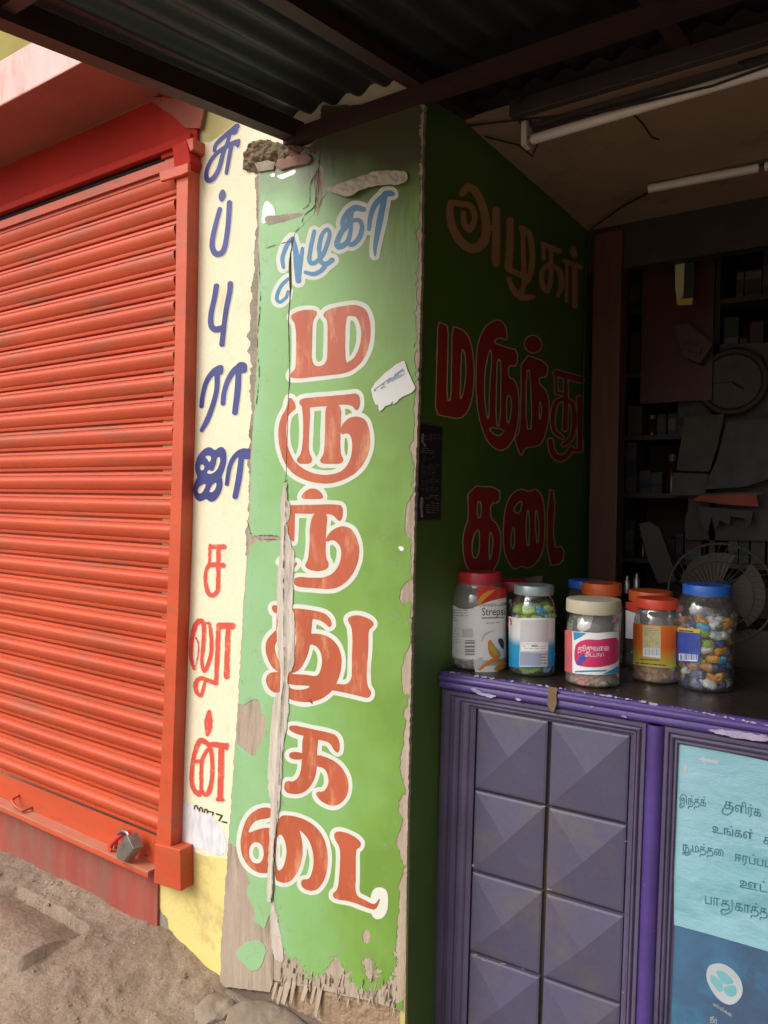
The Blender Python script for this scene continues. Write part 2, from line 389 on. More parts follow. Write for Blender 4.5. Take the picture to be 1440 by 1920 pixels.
M['lid_or'] = pm('lid_orange', (.70, .13, .03), (.62, .11, .03), 9, .4)
M['lid_ored'] = pm('lid_orange_red', (.70, .065, .03), (.62, .06, .03), 9, .4)
M['lid_cream'] = pm('lid_cream', (.56, .52, .38), (.48, .44, .32), 14, .45)
M['lid_silver'] = pm('lid_silver', (.36, .43, .44), (.28, .35, .38), 20, .35, metal=.4)
def zgrad(name, els, z0, z1, rough=.4):
    m = bpy.data.materials.new(name); m.use_nodes = True; nt = m.node_tree; b = nt.nodes['Principled BSDF']; L = nt.links; b.inputs['Roughness'].default_value = rough
    g = nt.nodes.new('ShaderNodeNewGeometry'); s = nt.nodes.new('ShaderNodeSeparateXYZ'); L.new(g.outputs['Position'], s.inputs[0])
    mr = nt.nodes.new('ShaderNodeMapRange'); mr.inputs['From Min'].default_value = z0; mr.inputs['From Max'].default_value = z1; L.new(s.outputs['Z'], mr.inputs['Value'])
    r = ramp(nt, els); L.new(mr.outputs[0], r.inputs[0]); L.new(r.outputs[0], b.inputs['Base Color']); return m
M['grad_cy'] = zgrad('white_to_cyan_print', [(0, (.02, .30, .60)), (.36, (.03, .36, .62)), (.55, (.78, .79, .78)), (1, (.82, .80, .78))], .985, 1.10)
M['grad_or'] = zgrad('yellow_to_orange_print', [(0, (.62, .50, .10)), (.15, (.50, .42, .05)), (.45, (.72, .13, .02)), (.85, (.75, .16, .02)), (1, (.72, .32, .03))], .985, 1.10)
def clear(name, tint=(.93, .94, .94), fres=.5, cloud=.07):
    m = bpy.data.materials.new(name); m.use_nodes = True; nt = m.node_tree; nt.nodes.clear(); L = nt.links
    o = nt.nodes.new('ShaderNodeOutputMaterial'); t = nt.nodes.new('ShaderNodeBsdfTransparent'); t.inputs[0].default_value = (*tint, 1)
    g = nt.nodes.new('ShaderNodeBsdfGlossy'); g.inputs['Roughness'].default_value = .09; g.inputs['Color'].default_value = (1, 1, 1, 1)
    d = nt.nodes.new('ShaderNodeBsdfDiffuse'); d.inputs['Color'].default_value = (.6, .58, .55, 1)
    lw = nt.nodes.new('ShaderNodeLayerWeight'); lw.inputs['Blend'].default_value = fres
    n = nt.nodes.new('ShaderNodeTexNoise'); n.inputs['Scale'].default_value = 55; bp = nt.nodes.new('ShaderNodeBump'); bp.inputs['Strength'].default_value = .25; bp.inputs['Distance'].default_value = .004
    tc = nt.nodes.new('ShaderNodeTexCoord'); L.new(tc.outputs['Object'], n.inputs['Vector']); L.new(n.outputs['Fac'], bp.inputs['Height'])
    for q in (g, d): L.new(bp.outputs[0], q.inputs['Normal'])
    m0 = nt.nodes.new('ShaderNodeMixShader'); m0.inputs[0].default_value = cloud; L.new(t.outputs[0], m0.inputs[1]); L.new(d.outputs[0], m0.inputs[2])
    m1 = nt.nodes.new('ShaderNodeMixShader'); sc = nt.nodes.new('ShaderNodeMath'); sc.operation = 'MULTIPLY_ADD'; sc.inputs[1].default_value = .55; sc.inputs[2].default_value = .05
    L.new(lw.outputs['Facing'], sc.inputs[0]); L.new(sc.outputs[0], m1.inputs[0]); L.new(m0.outputs[0], m1.inputs[1]); L.new(g.outputs[0], m1.inputs[2]); L.new(m1.outputs[0], o.inputs['Surface']); return m
M['pet'] = clear('clear_plastic'); M['pet2'] = clear('cloudy_plastic', cloud=.34); M['pet3'] = clear('slightly_cloudy_plastic', cloud=.2)
# airbrushed green of the sign: mint in the middle and left, leaf green to the right
def green_sign():
    m = bpy.data.materials.new('airbrushed_green'); m.use_nodes = True; nt = m.node_tree; b = nt.nodes['Principled BSDF']; L = nt.links
    b.inputs['Roughness'].default_value = .42
    g = nt.nodes.new('ShaderNodeNewGeometry'); s = nt.nodes.new('ShaderNodeSeparateXYZ'); L.new(g.outputs['Position'], s.inputs[0])
    n = nt.nodes.new('ShaderNodeTexNoise'); n.inputs['Scale'].default_value = 5.5; n.inputs['Detail'].default_value = 5; L.new(g.outputs['Position'], n.inputs['Vector'])
    mr = nt.nodes.new('ShaderNodeMapRange'); mr.inputs['From Min'].default_value = -1.46; mr.inputs['From Max'].default_value = -.98; L.new(s.outputs['X'], mr.inputs['Value'])
    ad = nt.nodes.new('ShaderNodeMath'); ad.operation = 'MULTIPLY_ADD'; ad.inputs[1].default_value = 1.0; ad.inputs[2].default_value = -.5; L.new(n.outputs['Fac'], ad.inputs[0])
    a2 = nt.nodes.new('ShaderNodeMath'); a2.operation = 'ADD'; L.new(mr.outputs[0], a2.inputs[0]); L.new(ad.outputs[0], a2.inputs[1])
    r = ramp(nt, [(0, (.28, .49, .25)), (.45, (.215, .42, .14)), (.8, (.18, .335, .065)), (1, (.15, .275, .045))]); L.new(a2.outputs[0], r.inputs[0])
    n2 = nt.nodes.new('ShaderNodeTexNoise'); n2.inputs['Scale'].default_value = 34; n2.inputs['Detail'].default_value = 9; n2.inputs['Roughness'].default_value = .75; L.new(g.outputs['Position'], n2.inputs['Vector'])
    r2 = ramp(nt, [(.58, (0, 0, 0)), (.70, (1, 1, 1))]); L.new(n2.outputs['Fac'], r2.inputs[0])
    mx = nt.nodes.new('ShaderNodeMixRGB'); L.new(r2.outputs[0], mx.inputs[0]); L.new(r.outputs[0], mx.inputs[1]); mx.inputs[2].default_value = (.24, .28, .17, 1)
    awning_shade = nt.nodes.new('ShaderNodeMapRange'); awning_shade.inputs['From Min'].default_value = 2.10; awning_shade.inputs['From Max'].default_value = 2.24  # awning shade painted into the green, darkening towards the top of the sign
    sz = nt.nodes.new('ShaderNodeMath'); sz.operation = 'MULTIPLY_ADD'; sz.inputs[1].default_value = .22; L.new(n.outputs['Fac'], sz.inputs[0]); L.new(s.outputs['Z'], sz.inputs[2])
    sz2 = nt.nodes.new('ShaderNodeMath'); sz2.operation = 'MULTIPLY_ADD'; sz2.inputs[1].default_value = .12; L.new(mr.outputs[0], sz2.inputs[0]); L.new(sz.outputs[0], sz2.inputs[2]); sz3 = nt.nodes.new('ShaderNodeMath'); sz3.operation = 'SUBTRACT'; sz3.inputs[1].default_value = .17; L.new(sz2.outputs[0], sz3.inputs[0]); L.new(sz3.outputs[0], awning_shade.inputs['Value'])
    ms = nt.nodes.new('ShaderNodeMixRGB'); L.new(awning_shade.outputs[0], ms.inputs[0]); L.new(mx.outputs[0], ms.inputs[1]); ms.inputs[2].default_value = (.075, .065, .030, 1); mx = ms
    L.new(mx.outputs[0], b.inputs['Base Color'])
    bp = nt.nodes.new('ShaderNodeBump'); bp.inputs['Strength'].default_value = .35; bp.inputs['Distance'].default_value = .004
    mp = nt.nodes.new('ShaderNodeMapping'); mp.inputs['Scale'].default_value = (40, 40, 8); L.new(g.outputs['Position'], mp.inputs['Vector'])
    n3 = nt.nodes.new('ShaderNodeTexNoise'); n3.inputs['Scale'].default_value = 1.5; n3.inputs['Detail'].default_value = 8; L.new(mp.outputs[0], n3.inputs['Vector'])
    L.new(n3.outputs['Fac'], bp.inputs['Height']); L.new(bp.outputs[0], b.inputs['Normal']); return m
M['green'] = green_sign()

# ================================================================== SETTING
def hnoise(x, y, sc, seed):
    R = np.random.RandomState(seed).rand(101, 101) * 2 - 1
    u = x / sc + 40; v = y / sc + 40; i = np.floor(u).astype(int); j = np.floor(v).astype(int); fu = u - i; fv = v - j
    fu = fu * fu * (3 - 2 * fu); fv = fv * fv * (3 - 2 * fv); g = lambda a, b: R[b % 101, a % 101]
    return (g(i, j) * (1 - fu) + g(i + 1, j) * fu) * (1 - fv) + (g(i, j + 1) * (1 - fu) + g(i + 1, j + 1) * fu) * fv
def ss(a, b, x):
    t = np.clip((x - a) / (b - a), 0, 1); return t * t * (3 - 2 * t)
def gh(x, y):
    z = .075 * (1 - ss(-1.95, -1.62, x)) * ss(.75, 1.45, y) - .01
    z = z + .05 * (1 - ss(.02, .26, np.hypot((x + 1.73), (y - 1.5) * .8)))
    z = z + .018 * hnoise(x, y, .37, 1) + .007 * hnoise(x, y, .12, 2) + .004 * hnoise(x, y, .045, 3) + .0035 * hnoise(x, y, .021, 4)
    return z
gx = np.arange(-3.4, -.25, .009); gy = np.arange(.25, 1.56, .009)
GX, GY = np.meshgrid(gx, gy); GZ = gh(GX, GY)
_gg = Grid(-3.4, .25, -.2501, 1.5501, .0125)
_pp = mapZ(.07)(np.array([-90, 60, 180, 232, 242, 218, 165, 150, 105, 60, 0, -90.]), np.array([1665, 1655, 1690, 1738, 1762, 1784, 1794, 1818, 1828, 1806, 1790, 1780.]))[:, :2]
_gg.x = gx; _gg.y = gy; _gg.X = GX; _gg.Y = GY
_sd = _gg.poly(_pp, 1, .35) + .018 * hnoise(GX, GY, .07, 77) + .01 * hnoise(GX, GY, .03, 78)
_m = 1 - ss(-.012, .010, _sd)
GZ = GZ * (1 - .6 * _m) + _m * (.062 + .012 * hnoise(GX, GY, .25, 79)) * ss(1.42, 1.22, GY) 
edge = np.minimum(np.minimum(ss(-3.4, -3.2, GX), 1 - ss(-.5, -.25, GX)), ss(.25, .4, GY)); GZ = GZ * edge - .012 * (1 - edge)
nx, ny = len(gx), len(gy)
fs = [(i * nx + j, i * nx + j + 1, (i + 1) * nx + j + 1, (i + 1) * nx + j) for i in range(ny - 1) for j in range(nx - 1)]
g0 = mesh('ground', np.stack([GX, GY, GZ], -1).reshape(-1, 3), fs, M['ground'], None, True); tag(g0, kind='structure')
mb = MB()   # the street beyond the modelled strip, out to the horizon
x0, x1, y0, y1 = -3.4, float(gx[-1]) - .002, .252, float(gy[-1]) - .002
for a in [(-200, x0, -200, 200), (x1, 200, -200, 200), (x0, x1, -200, y0), (x0, x1, y1, 200)]:
    mb.add([(a[0], a[2], -.012), (a[1], a[2], -.012), (a[1], a[3], -.012), (a[0], a[3], -.012)], [(0, 1, 2, 3)])
tag(mb.build('street_ground', M['ground']), kind='structure')

# ---- masonry pier between the shutter and the shop, painted cream on its face
pier = thing('masonry_pier', (-1.39, 1.5, 0), 'cream painted wall pier lettered in blue and red beside the orange shutter', 'pillar')
boxo('shaft', -1.836, -.951, 1.501, 3.3, -.2, 3.3, M['cream'], pier)
mC = mapY(1.5005); mC2 = mapY(1.5001); mC3 = mapY(1.4997)
GC = Grid(296, 180, 520, 1900, 1.25)
nC = GC.noise(26, 3, 4)
F = GC.poly([(290, 1588), (350, 1592), (380, 1602), (430, 1612), (430, 1800), (420, 1900), (290, 1900)], 0) + nC * 3
iso('yellow_lower_coat', GC, F, mC, M['yellow'], pier)
F = GC.poly([(340, 190), (520, 190), (520, 222), (480, 226), (440, 232), (405, 258), (392, 266), (340, 268)], 0) + nC * 5
iso('olive_upper_coat', GC, F, mC, M['olivepaint'], pier)
E_ = (320, 1320, 6.4)
F = GC.poly(P_('110,1205 200,1205 262,1222 330,1300 480,1330 560,1380 592,1500 668,1620 662,1800 560,1815 480,1790 380,1750 270,1735 120,1580 60,1400', E_)) + nC * 6 + GC.noise(6, 13, 3) * 2
iso('whitewash_smear', GC, F, mC2, M['smear'], pier)
# worn grey plaster seam along the sign board
F = GC.poly([(478, 320), (500, 320), (492, 420), (496, 560), (488, 700), (486, 800), (476, 860), (472, 1000), (462, 1060), (466, 900), (470, 780), (470, 700), (466, 640), (470, 560), (476, 480), (480, 420)], 1) + GC.noise(14, 9, 4) * 7
iso('crumbled_edge', GC, F, mC2, M['plaster'], pier)
F = GC.poly([(370, 195), (382, 205), (378, 260), (373, 320), (371, 420), (369, 520), (364, 700), (362, 900), (352, 900), (355, 200)], 0) + GC.noise(8, 19, 3) * 4
iso('crumbled_edge', GC, F, mC2, M['plaster'], pier)
# crumbled bottom of the yellow coat
F = GC.poly([(296, 1690), (318, 1740), (338, 1790), (372, 1830), (412, 1850), (412, 1900), (290, 1900)], 0) + GC.noise(14, 8, 4) * 7
iso('bare_foot', GC, F, mC2, M['plaster'], pier)
# lettering
A_ = (350, 200, 9.6); B_ = (350, 500, 9.6); C_ = (350, 660, 6.4)
F = GC.glyphs([('s', (52, 50, 42, 36, 34), '905,350 800,440 650,560 530,680 500,790'), ('p', '840,330 940,350 925,440 885,505 800,510 760,470'),
  ('s', (32, 34, 38, 42, 42, 48, 48, 40, 36, 34, 38, 44), '775,500 735,640 660,830 625,960 575,1130 480,1290 385,1325 355,1240 380,1090 470,920 590,800 760,690'), ('s', (46, 52), '760,690 900,640'), ('p', '900,580 968,575 965,660 940,735 880,740'),
  ('s', (40, 38, 34), '800,720 760,930 715,1195')], A_)
F = np.minimum(F, GC.glyphs([('p', '650,1460 720,1570 680,1680 620,1730 570,1650 580,1560')], A_))
F = np.minimum(F, GC.glyphs([('s', (11, 12, 13, 15, 13, 12, 13), '182,485 155,590 146,660 165,697 200,680 219,580 228,455')], (340, 200, 2.526)))
F = np.minimum(F, GC.glyphs([('s', (50, 48, 48, 52, 58, 60), '535,350 500,560 440,850 440,1050 510,1130 640,1110'), ('s', (52, 50, 48, 46, 50), '785,310 775,450 715,750 680,1000 635,1395')], B_))
F = np.minimum(F, GC.glyphs([('s', (30, 36, 30, 28, 27), '400,190 330,230 240,350 195,510 178,650'), ('p', '350,170 390,155 430,155 445,190 435,265 400,278 370,300 330,280'), ('s', (34, 30, 32, 34, 24), '365,270 360,450 310,650 245,820 180,940'),
  ('s', (40, 38, 32, 30, 30), '670,170 580,215 500,330 450,480 435,615'), ('p', '620,120 690,118 728,150 725,245 660,255 600,270 560,200'), ('s', (36, 38, 34), '622,235 612,450 578,725'),
  ('p', '340,1185 290,1138 220,1150 140,1230 100,1340 105,1440 135,1498 90,1570 73,1660 100,1760 160,1802 240,1758 262,1792 320,1803 392,1730 432,1620 430,1540 415,1490 462,1400 482,1280 470,1180 430,1135 380,1145'),
  ('h', '215,1250 272,1240 298,1268 275,1330 248,1288'), ('h', '160,1360 190,1342 218,1380 195,1424 162,1412'), ('h', '232,1460 268,1405 310,1445 350,1350 362,1258 408,1262 388,1380 320,1460'), ('h', '145,1620 225,1572 228,1612 185,1694 140,1700 130,1660'), ('h', '270,1675 298,1600 352,1560 358,1600 332,1665 290,1685'),
  ('s', (40, 36, 30, 28, 26), '710,1200 640,1205 560,1280 510,1400 482,1585'), ('p', '640,1160 700,1152 755,1170 770,1210 762,1280 700,1290 640,1270'), ('s', (34, 38, 34), '655,1270 630,1490 582,1735')], C_))
iso('lettering_edge', GC, F - 1.3, mC2, M['halo'], pier, run=4); iso('blue_lettering', GC, F, mC3, M['navy'], pier, run=4)
D_ = (340, 990, 6.0)
F = GC.glyphs([('s', (17, 17), '322,190 316,385'), ('s', (24, 30), '330,212 478,212'), ('s', (24, 24, 24, 26, 26, 20, 20, 24), '416,215 412,640 400,715 345,758 298,720 270,600 278,480 318,410'), ('s', (28, 30), '330,412 468,418'),
  ('s', (20, 22, 24, 30, 30, 26, 24, 18, 20, 22, 24, 22, 14), '145,1580 112,1480 112,1300 150,1110 205,1045 250,1085 248,1300 228,1500 256,1610 300,1530 336,1390 334,1200 318,1080'), ('s', (10, 9, 8, 7), '160,1235 192,1300 190,1420 158,1560'), ('s', (12, 14), '258,1080 310,1065'),
  ('s', (36, 38), '425,1098 570,1102'), ('s', (26, 26, 24), '416,1100 405,1400 388,1735'), ('s', (28, 28, 32), '525,1130 515,1400 508,1670'), ('s', (26, 24, 24, 28, 24, 20, 16), '388,1745 300,1715 210,1690 162,1750 170,1840 222,1880 262,1740')], D_)
F = np.minimum(F, GC.glyphs([('s', (26, 50, 48, 20), '462,95 452,200 450,270 440,372'), ('s', (30, 28, 26, 26, 34, 32, 28, 26, 26, 30, 22, 26, 30), '345,1085 272,1020 250,850 285,600 345,450 420,460 475,530 498,680 492,900 462,1040 420,1092 372,1050 330,1080'),
  ('s', (24, 24, 22, 22), '440,550 385,650 366,800 366,1040'), ('s', (22, 24), '285,690 350,690'), ('s', (34, 36), '500,485 660,505'), ('p', '660,460 700,468 690,555 650,560'), ('s', (36, 36, 34), '608,520 600,850 592,1120'), ('s', (22, 22), '560,1148 625,1150')], E_))
F = F + GC.noise(5, 44, 3) * .9
iso('lettering_edge', GC, F - 1.0, mC2, M['halo'], pier, run=4); iso('red_lettering', GC, F, mC3, M['pred'], pier, run=4)
F = GC.glyphs([('s', 8, '283,1262 292,1222 315,1222 325,1262'), ('s', 8, '342,1288 352,1245 376,1250 380,1292'), ('s', 8, '402,1302 412,1265 436,1270 440,1308'), ('s', 8, '455,1290 512,1300'), ('s', 8, '512,1300 500,1335'), ('s', 10, '545,1318 615,1338'), ('s', 10, '615,1338 580,1400'), ('s', 10, '618,1412 672,1424')], E_)
iso('phone_number', GC, F, mC3, M['ink'], pier, run=4)

# ---- wall over the shutter, red recess, projecting slab
wl = thing('shutter_wall', (-2.8, 1.5, 2.4), 'dark red painted wall above the orange roller shutter', 'wall')
boxo('lintel', -3.9, -1.84, 1.50, 1.62, 2.432, 2.584, M['redwall'], wl)
boxo('upper_wall', -3.9, -1.84, 1.50, 1.7, 2.725, 3.3, M['olive'], wl)
boxo('lintel_return', -1.8395, -1.684, 1.489, 1.5015, 2.392, 2.5835, M['redwall'], wl)
boxo('lintel_strip', -3.9, -1.70, 1.478, 1.4995, 2.405, 2.430, M['redwall'], wl, .003)
slab = boxo('concrete_awning', -3.9, -1.66, 1.262, 1.499, 2.586, 2.724, M['pink'], None, .004)
tag(slab, 'pink faced concrete slab projecting over the red shutter', 'ledge')
M['soffit'] = pm('soffit_red_brown', (.32, .085, .055), (.26, .066, .045), 5, .75, .5, 40, dirt=(.25, .07, .05), dsc=4)
prism('soffit', [(-60, 342), (280, 190), (345, 222), (152 + 60, 86), (-60, 232)], mapZ(2.5835), (0, 0, .0015), M['soffit'], slab)
prism('end_bracket', [(276, 180), (385, 190), (375, 240), (348, 240), (322, 216), (284, 191)], mapY(1.484), (0, .008, 0), M['soffit'], slab)

# ---- roller shutter
sh = thing('roller_shutter', (-2.8, 1.49, .2), 'orange red roller shutter pulled down and padlocked', 'shutter')
prof = [(0, .010), (.0018, .010), (.0026, -.004), (.0035, -.0055), (.011, -.0065), (.0125, -.0035), (.0145, -.0038), (.0165, -.0085), (.020, -.0150), (.0245, -.0185), (.031, -.0190), (.041, -.0160), (.050, -.0105), (.0565, -.0058), (.0580, -.0025), (.0595, -.0072), (.0655, -.0065), (.0690, -.0050), (.0698, .010), (.0738, .010)]
SX0, SX1 = -3.78, -1.764
segs = np.linspace(SX0, SX1, 15)
vs = []; fs = []
for k, x in enumerate(segs):
    for z, y in prof: vs.append((x, 1.494 + y, -z))
npf = len(prof)
for k in range(len(segs) - 1):
    for i in range(npf - 1): fs.append((k * npf + i, k * npf + i + 1, (k + 1) * npf + i + 1, (k + 1) * npf + i))
sl0 = None; NS = 27; ZT = 2.345
for k in range(NS):
    if sl0 is None:
        sl0 = mesh('slat', vs, fs, M['shutter']); smooth_by(sl0, 40); o = sl0
    else:
        o = sl0.copy(); COL.objects.link(o)
    attach(o, sh); o.location = (0, random.uniform(-.0008, .0008), ZT - k * .0738)
ZB = ZT - NS * .0738
boxo('top_plate', SX0, SX1, 1.478, 1.492, ZT + .001, 2.374, M['shutter'], sh)
boxo('drum', SX0, SX1, 1.53, 1.6, 2.34, 2.42, M['dark'], sh)
zl = pt(mapY(1.46), 150, 1590)[2]
boxo('bottom_plate', SX0, -1.812, 1.482, 1.486, ZB - .088, ZB - .0005, M['shutter'], sh)
boxo('bottom_ledge', SX0, -1.818, 1.442, 1.4835, ZB - .0955, ZB - .0885, M['ledgedust'], sh, .0015)
boxo('ledge_lip', SX0, -1.818, 1.4415, 1.4455, ZB - .108, ZB - .096, M['shutter'], sh, .001)
# guide channel
cxl = pt(mapY(1.447), 337, 600)[0]; cxr = pt(mapY(1.447), 353, 1000)[0]
prism('guide_channel', [(331, 300), (353, 300), (348, 600), (344, 800), (339, 1000), (334, 1150), (325, 1400), (320, 1590), (291, 1590), (298, 1500), (306, 1330), (314, 1100), (319, 960), (324, 800), (328, 600)], mapY(1.457), (0, .0435, 0), M['shutter'], sh, .002)
prism('channel_foot', [(290, 1582), (338, 1594), (339, 1672), (288, 1656)], mapY(1.451), (.0, .049, 0), M['shutter'], sh, .003)
prism('channel_head', [(322, 274), (349, 262), (357, 300), (352, 316), (327, 322)], mapY(1.454), (0, .045, 0), M['redwall'], sh, .004)
prism('channel_bracket', [(348, 262), (362, 257), (362, 280), (356, 284)], mapY(1.457), (0, .05, 0), M['shutter'], sh, .003)
prism('stop_block', [(298, 322), (352, 305), (352, 322), (340, 328), (300, 340)], mapY(1.444), (0, .012, 0), M['shutter'], sh, .002)
boxo('guide_channel', -3.86, -3.74, 1.447, 1.4995, .255, 2.40, M['shutter'], sh, .002)
# pull handle on the bottom plate
p = pt(mapY(1.47), 38, 1500); hm = MB().tube([p + [-.028, .012, .008], p + [-.026, -.018, .0], p + [0, -.022, -.012], p + [.05, -.02, -.02], p + [.055, .012, -.016]], .0055, 8)
hm.build('pull_handle', M['shutter'], sh, 60)
# plinth
pl = boxo('plinth', -3.9, -1.836, 1.492, 1.62, -.2, ZB - .110, M['plinth']); tag(pl, 'faded red plinth wall under the orange shutter', 'wall')
# padlock
pk = thing('padlock', tuple(pt(mapY(1.45), 235, 1590)), 'steel padlock with hasp on the bottom rail of the shutter', 'padlock')
prism('lock_body', [(237, 1565), (250, 1592), (231, 1616), (218, 1610), (219, 1590)], mapY(1.425), (.012, .03, 0), M['steel'], pk, .002)
q = lambda a, b, y: tuple(pt(mapY(y), a, b))
MB().tube([q(243, 1572, 1.437), q(240, 1562, 1.44), q(230, 1557, 1.445), q(222, 1562, 1.452), q(219, 1575, 1.46), q(217, 1590, 1.47)], .005, 8).build('shackle', M['steel'], pk, 60)
MB().tube([q(207, 1588, 1.45), q(212, 1580, 1.455), q(222, 1570, 1.455), q(232, 1562, 1.46), q(240, 1560, 1.475)], [.006, .007, .009, .008, .006], 8).build('hasp', M['lid_red'], pk, 60)
prism('hasp_end', [(200, 1585), (206, 1578), (210, 1584), (208, 1596), (203, 1598)], mapY(1.45), (0, .006, 0), M['shutter'], pk, .001)
boxo('staple_plate', *(lambda a: (a[0] - .018, a[0] + .02, 1.4775, 1.4815, a[2] - .012, a[2] + .014))(pt(mapY(1.48), 237, 1572)), M['steel'], pk, .001)

# ---- plywood sign board on the pier
GF = Grid(402, 196, 800, 1960, 1.25)
mB = mapY(1.488); mP = mapY(1.4868); mL1 = mapY(1.4863); mL2 = mapY(1.4859)
sb = thing('plywood_sign', (-1.2, 1.488, 0), 'tall green plywood sign with stacked Tamil letters outlined in white on the pier', 'sign')
nA = GF.noise(20, 1, 4); nB = GF.noise(60, 2, 4); nS = GF.noise(9, 3, 3)
crack = np.interp(GF.Y, [196, 300, 330, 400, 440, 475, 500, 540, 600, 700, 740, 905, 1046, 1264, 1400, 1500, 1600, 1700, 1760, 1920], [602, 600, 596, 590, 552, 545, 544, 545, 541, 543, 541, 536, 534, 531, 527, 522, 517, 512, 512, 514])
outline = GF.poly([(486, 318), (560, 292), (600, 255), (600, 196), (796, 196), (793, 240), (790, 500), (784, 750), (778, 930), (772, 1200), (765, 1500), (757, 1898), (700, 1878), (650, 1868), (600, 1855), (545, 1845), (512, 1838), (505, 1860), (412, 1850), (414, 1780), (430, 1550), (446, 1320), (455, 1150), (466, 1000), (470, 860), (480, 700), (484, 500), (484, 420)], 0)
board = outline + nS * 2.0
gapw = np.interp(GF.Y, [196, 440, 470, 500, 530, 560, 700, 1912], [.4, .5, .8, 2.6, 2.3, .8, .5, .5])
left = np.maximum(board, GF.X - crack + gapw); right = np.maximum(board, crack + gapw - GF.X)
iso('board', GF, left, mB, M['board'], sb, solid=.010); iso('board', GF, right, mB, M['board'], sb, solid=.0105)
exp_ = GF.full()
def addp(s, tr=(0, 0, 1), sm=1):
    global exp_; exp_ = np.minimum(exp_, GF.poly(P_(s, tr), sm))
R6 = (430, 900, 3.84); R7 = (400, 1300, 3.0975); R4 = (440, 540, 4); R3 = (440, 230, 4); RB = (400, 1700, 3.6)
addp('395,1590 450,1580 458,1630 470,1652 478,1700 482,1735 496,1742 506,1715 512,1700 520,1740 530,1770 540,1800 558,1792 567,1817 580,1832 600,1832 614,1817 624,1792 636,1800 650,1820 658,1844 678,1857 694,1861 719,1850 736,1836 741,1805 744,1755 747,1700 750,1640 790,1640 790,1920 395,1920')
addp('430,1318 452,1322 470,1316 488,1308 486,1335 500,1350 496,1385 486,1400 478,1424 460,1404 442,1392 425,1400')
addp('130,400 200,398 300,404 405,404 405,440 300,440 240,446 170,450 145,500 128,600 118,560', R6)
addp('468,540 476,600 470,660 460,640', (0, 0, 1)); addp('600,300 610,330 602,380 596,420 592,380 590,330')
for s in ['1330,100 1300,120 1280,180 1270,250 1272,330 1268,380 1300,430 1345,440 1345,110', '1335,715 1305,718 1260,750 1228,800 1225,850 1240,870 1262,915 1290,880 1335,870', '1320,1170 1298,1185 1262,1240 1240,1330 1236,1400 1242,1480 1255,1560 1290,1520 1320,1500', '1340,1560 1300,1600 1265,1640 1250,1700 1290,1750 1260,1800 1245,1900 1320,1920']: addp(s, R6)
for s in ['1150,50 1120,55 1105,120 1120,200 1098,300 1085,380 1090,480 1110,540 1150,520', '1150,585 1110,590 1080,620 1078,690 1105,740 1062,830 1065,900 1092,960 1110,1010 1150,1000', '1150,1000 1100,1005 1095,1090 1085,1110 1150,1110']: addp(s, R7)
for s in ['1400,1110 1355,1110 1315,1160 1318,1220 1345,1240 1380,1200', '1400,1540 1340,1560 1300,1640 1285,1740 1290,1840 1380,1840', '1400,60 1385,160 1380,300 1372,420 1365,560 1362,700 1366,820 1360,980 1420,980 1420,60', '1020,755 1040,745 1050,770 1035,790']: addp(s, R4)
exp_ = np.minimum(exp_, np.interp(GF.Y, [196, 1920], [792, 757]) - 3.5 + nS * 3 - GF.X)
addp('860,1400 900,1390 905,1450 880,1460', (400, 1300, 3.0975)); addp('1000,330 1060,340 1090,420 1120,450 1110,490 1060,500 1030,430 990,380', RB); addp('1010,150 1050,150 1055,200 1040,230 1015,200', RB)
streak = np.clip(1 - np.abs(GF.Y - 1825) / 60, 0, 1) * GF.noise(3.2, 21, 2) * 18 * ss(520, 540, GF.X)
chips = exp_ + nS * 4.2 + nA * 2.0 + streak
isl = np.minimum(GF.poly(P_('200,1110 240,1090 320,1100 325,1180 315,1300 290,1345 250,1330 235,1240 195,1180', R7)), GF.poly(P_('160,280 250,220 340,240 350,300 345,370 290,440 250,430 200,380 160,340', RB))) + nS * 2.5 + nA * 2
gfield = np.minimum(np.maximum(board + 1.5, -chips), isl)
gfield = np.maximum(gfield, -(np.abs(GF.X - crack) - gapw - .2))
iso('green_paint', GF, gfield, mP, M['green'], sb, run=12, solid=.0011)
# pale putty in the chipped places along the right edge
F = np.maximum(np.maximum(chips + .5, -board - 9 * (GF.X < 0)), board + 1.0); F = np.maximum(F, 740 - GF.X); F = np.maximum(F, GF.Y - 1640)
iso('pale_chipped_edge', GF, np.maximum(F, nA * 4 - 2.2), mP, M['chip'], sb)
F = np.minimum(np.minimum(GF.poly(P_('230,585 260,590 300,650 305,700 270,740 240,745 200,770 205,660', R3)), GF.poly(P_('310,400 360,385 440,350 465,355 450,390 400,405 350,430', R3))), np.minimum(GF.poly(P_('1210,475 1250,480 1258,505 1230,512', R6)), GF.poly(P_('260,385 300,378 305,405 270,410', R3))))
tag(iso('white_chip', GF, F + nS * 1.2, mL1, M['label_w'], sb), kind='stuff')
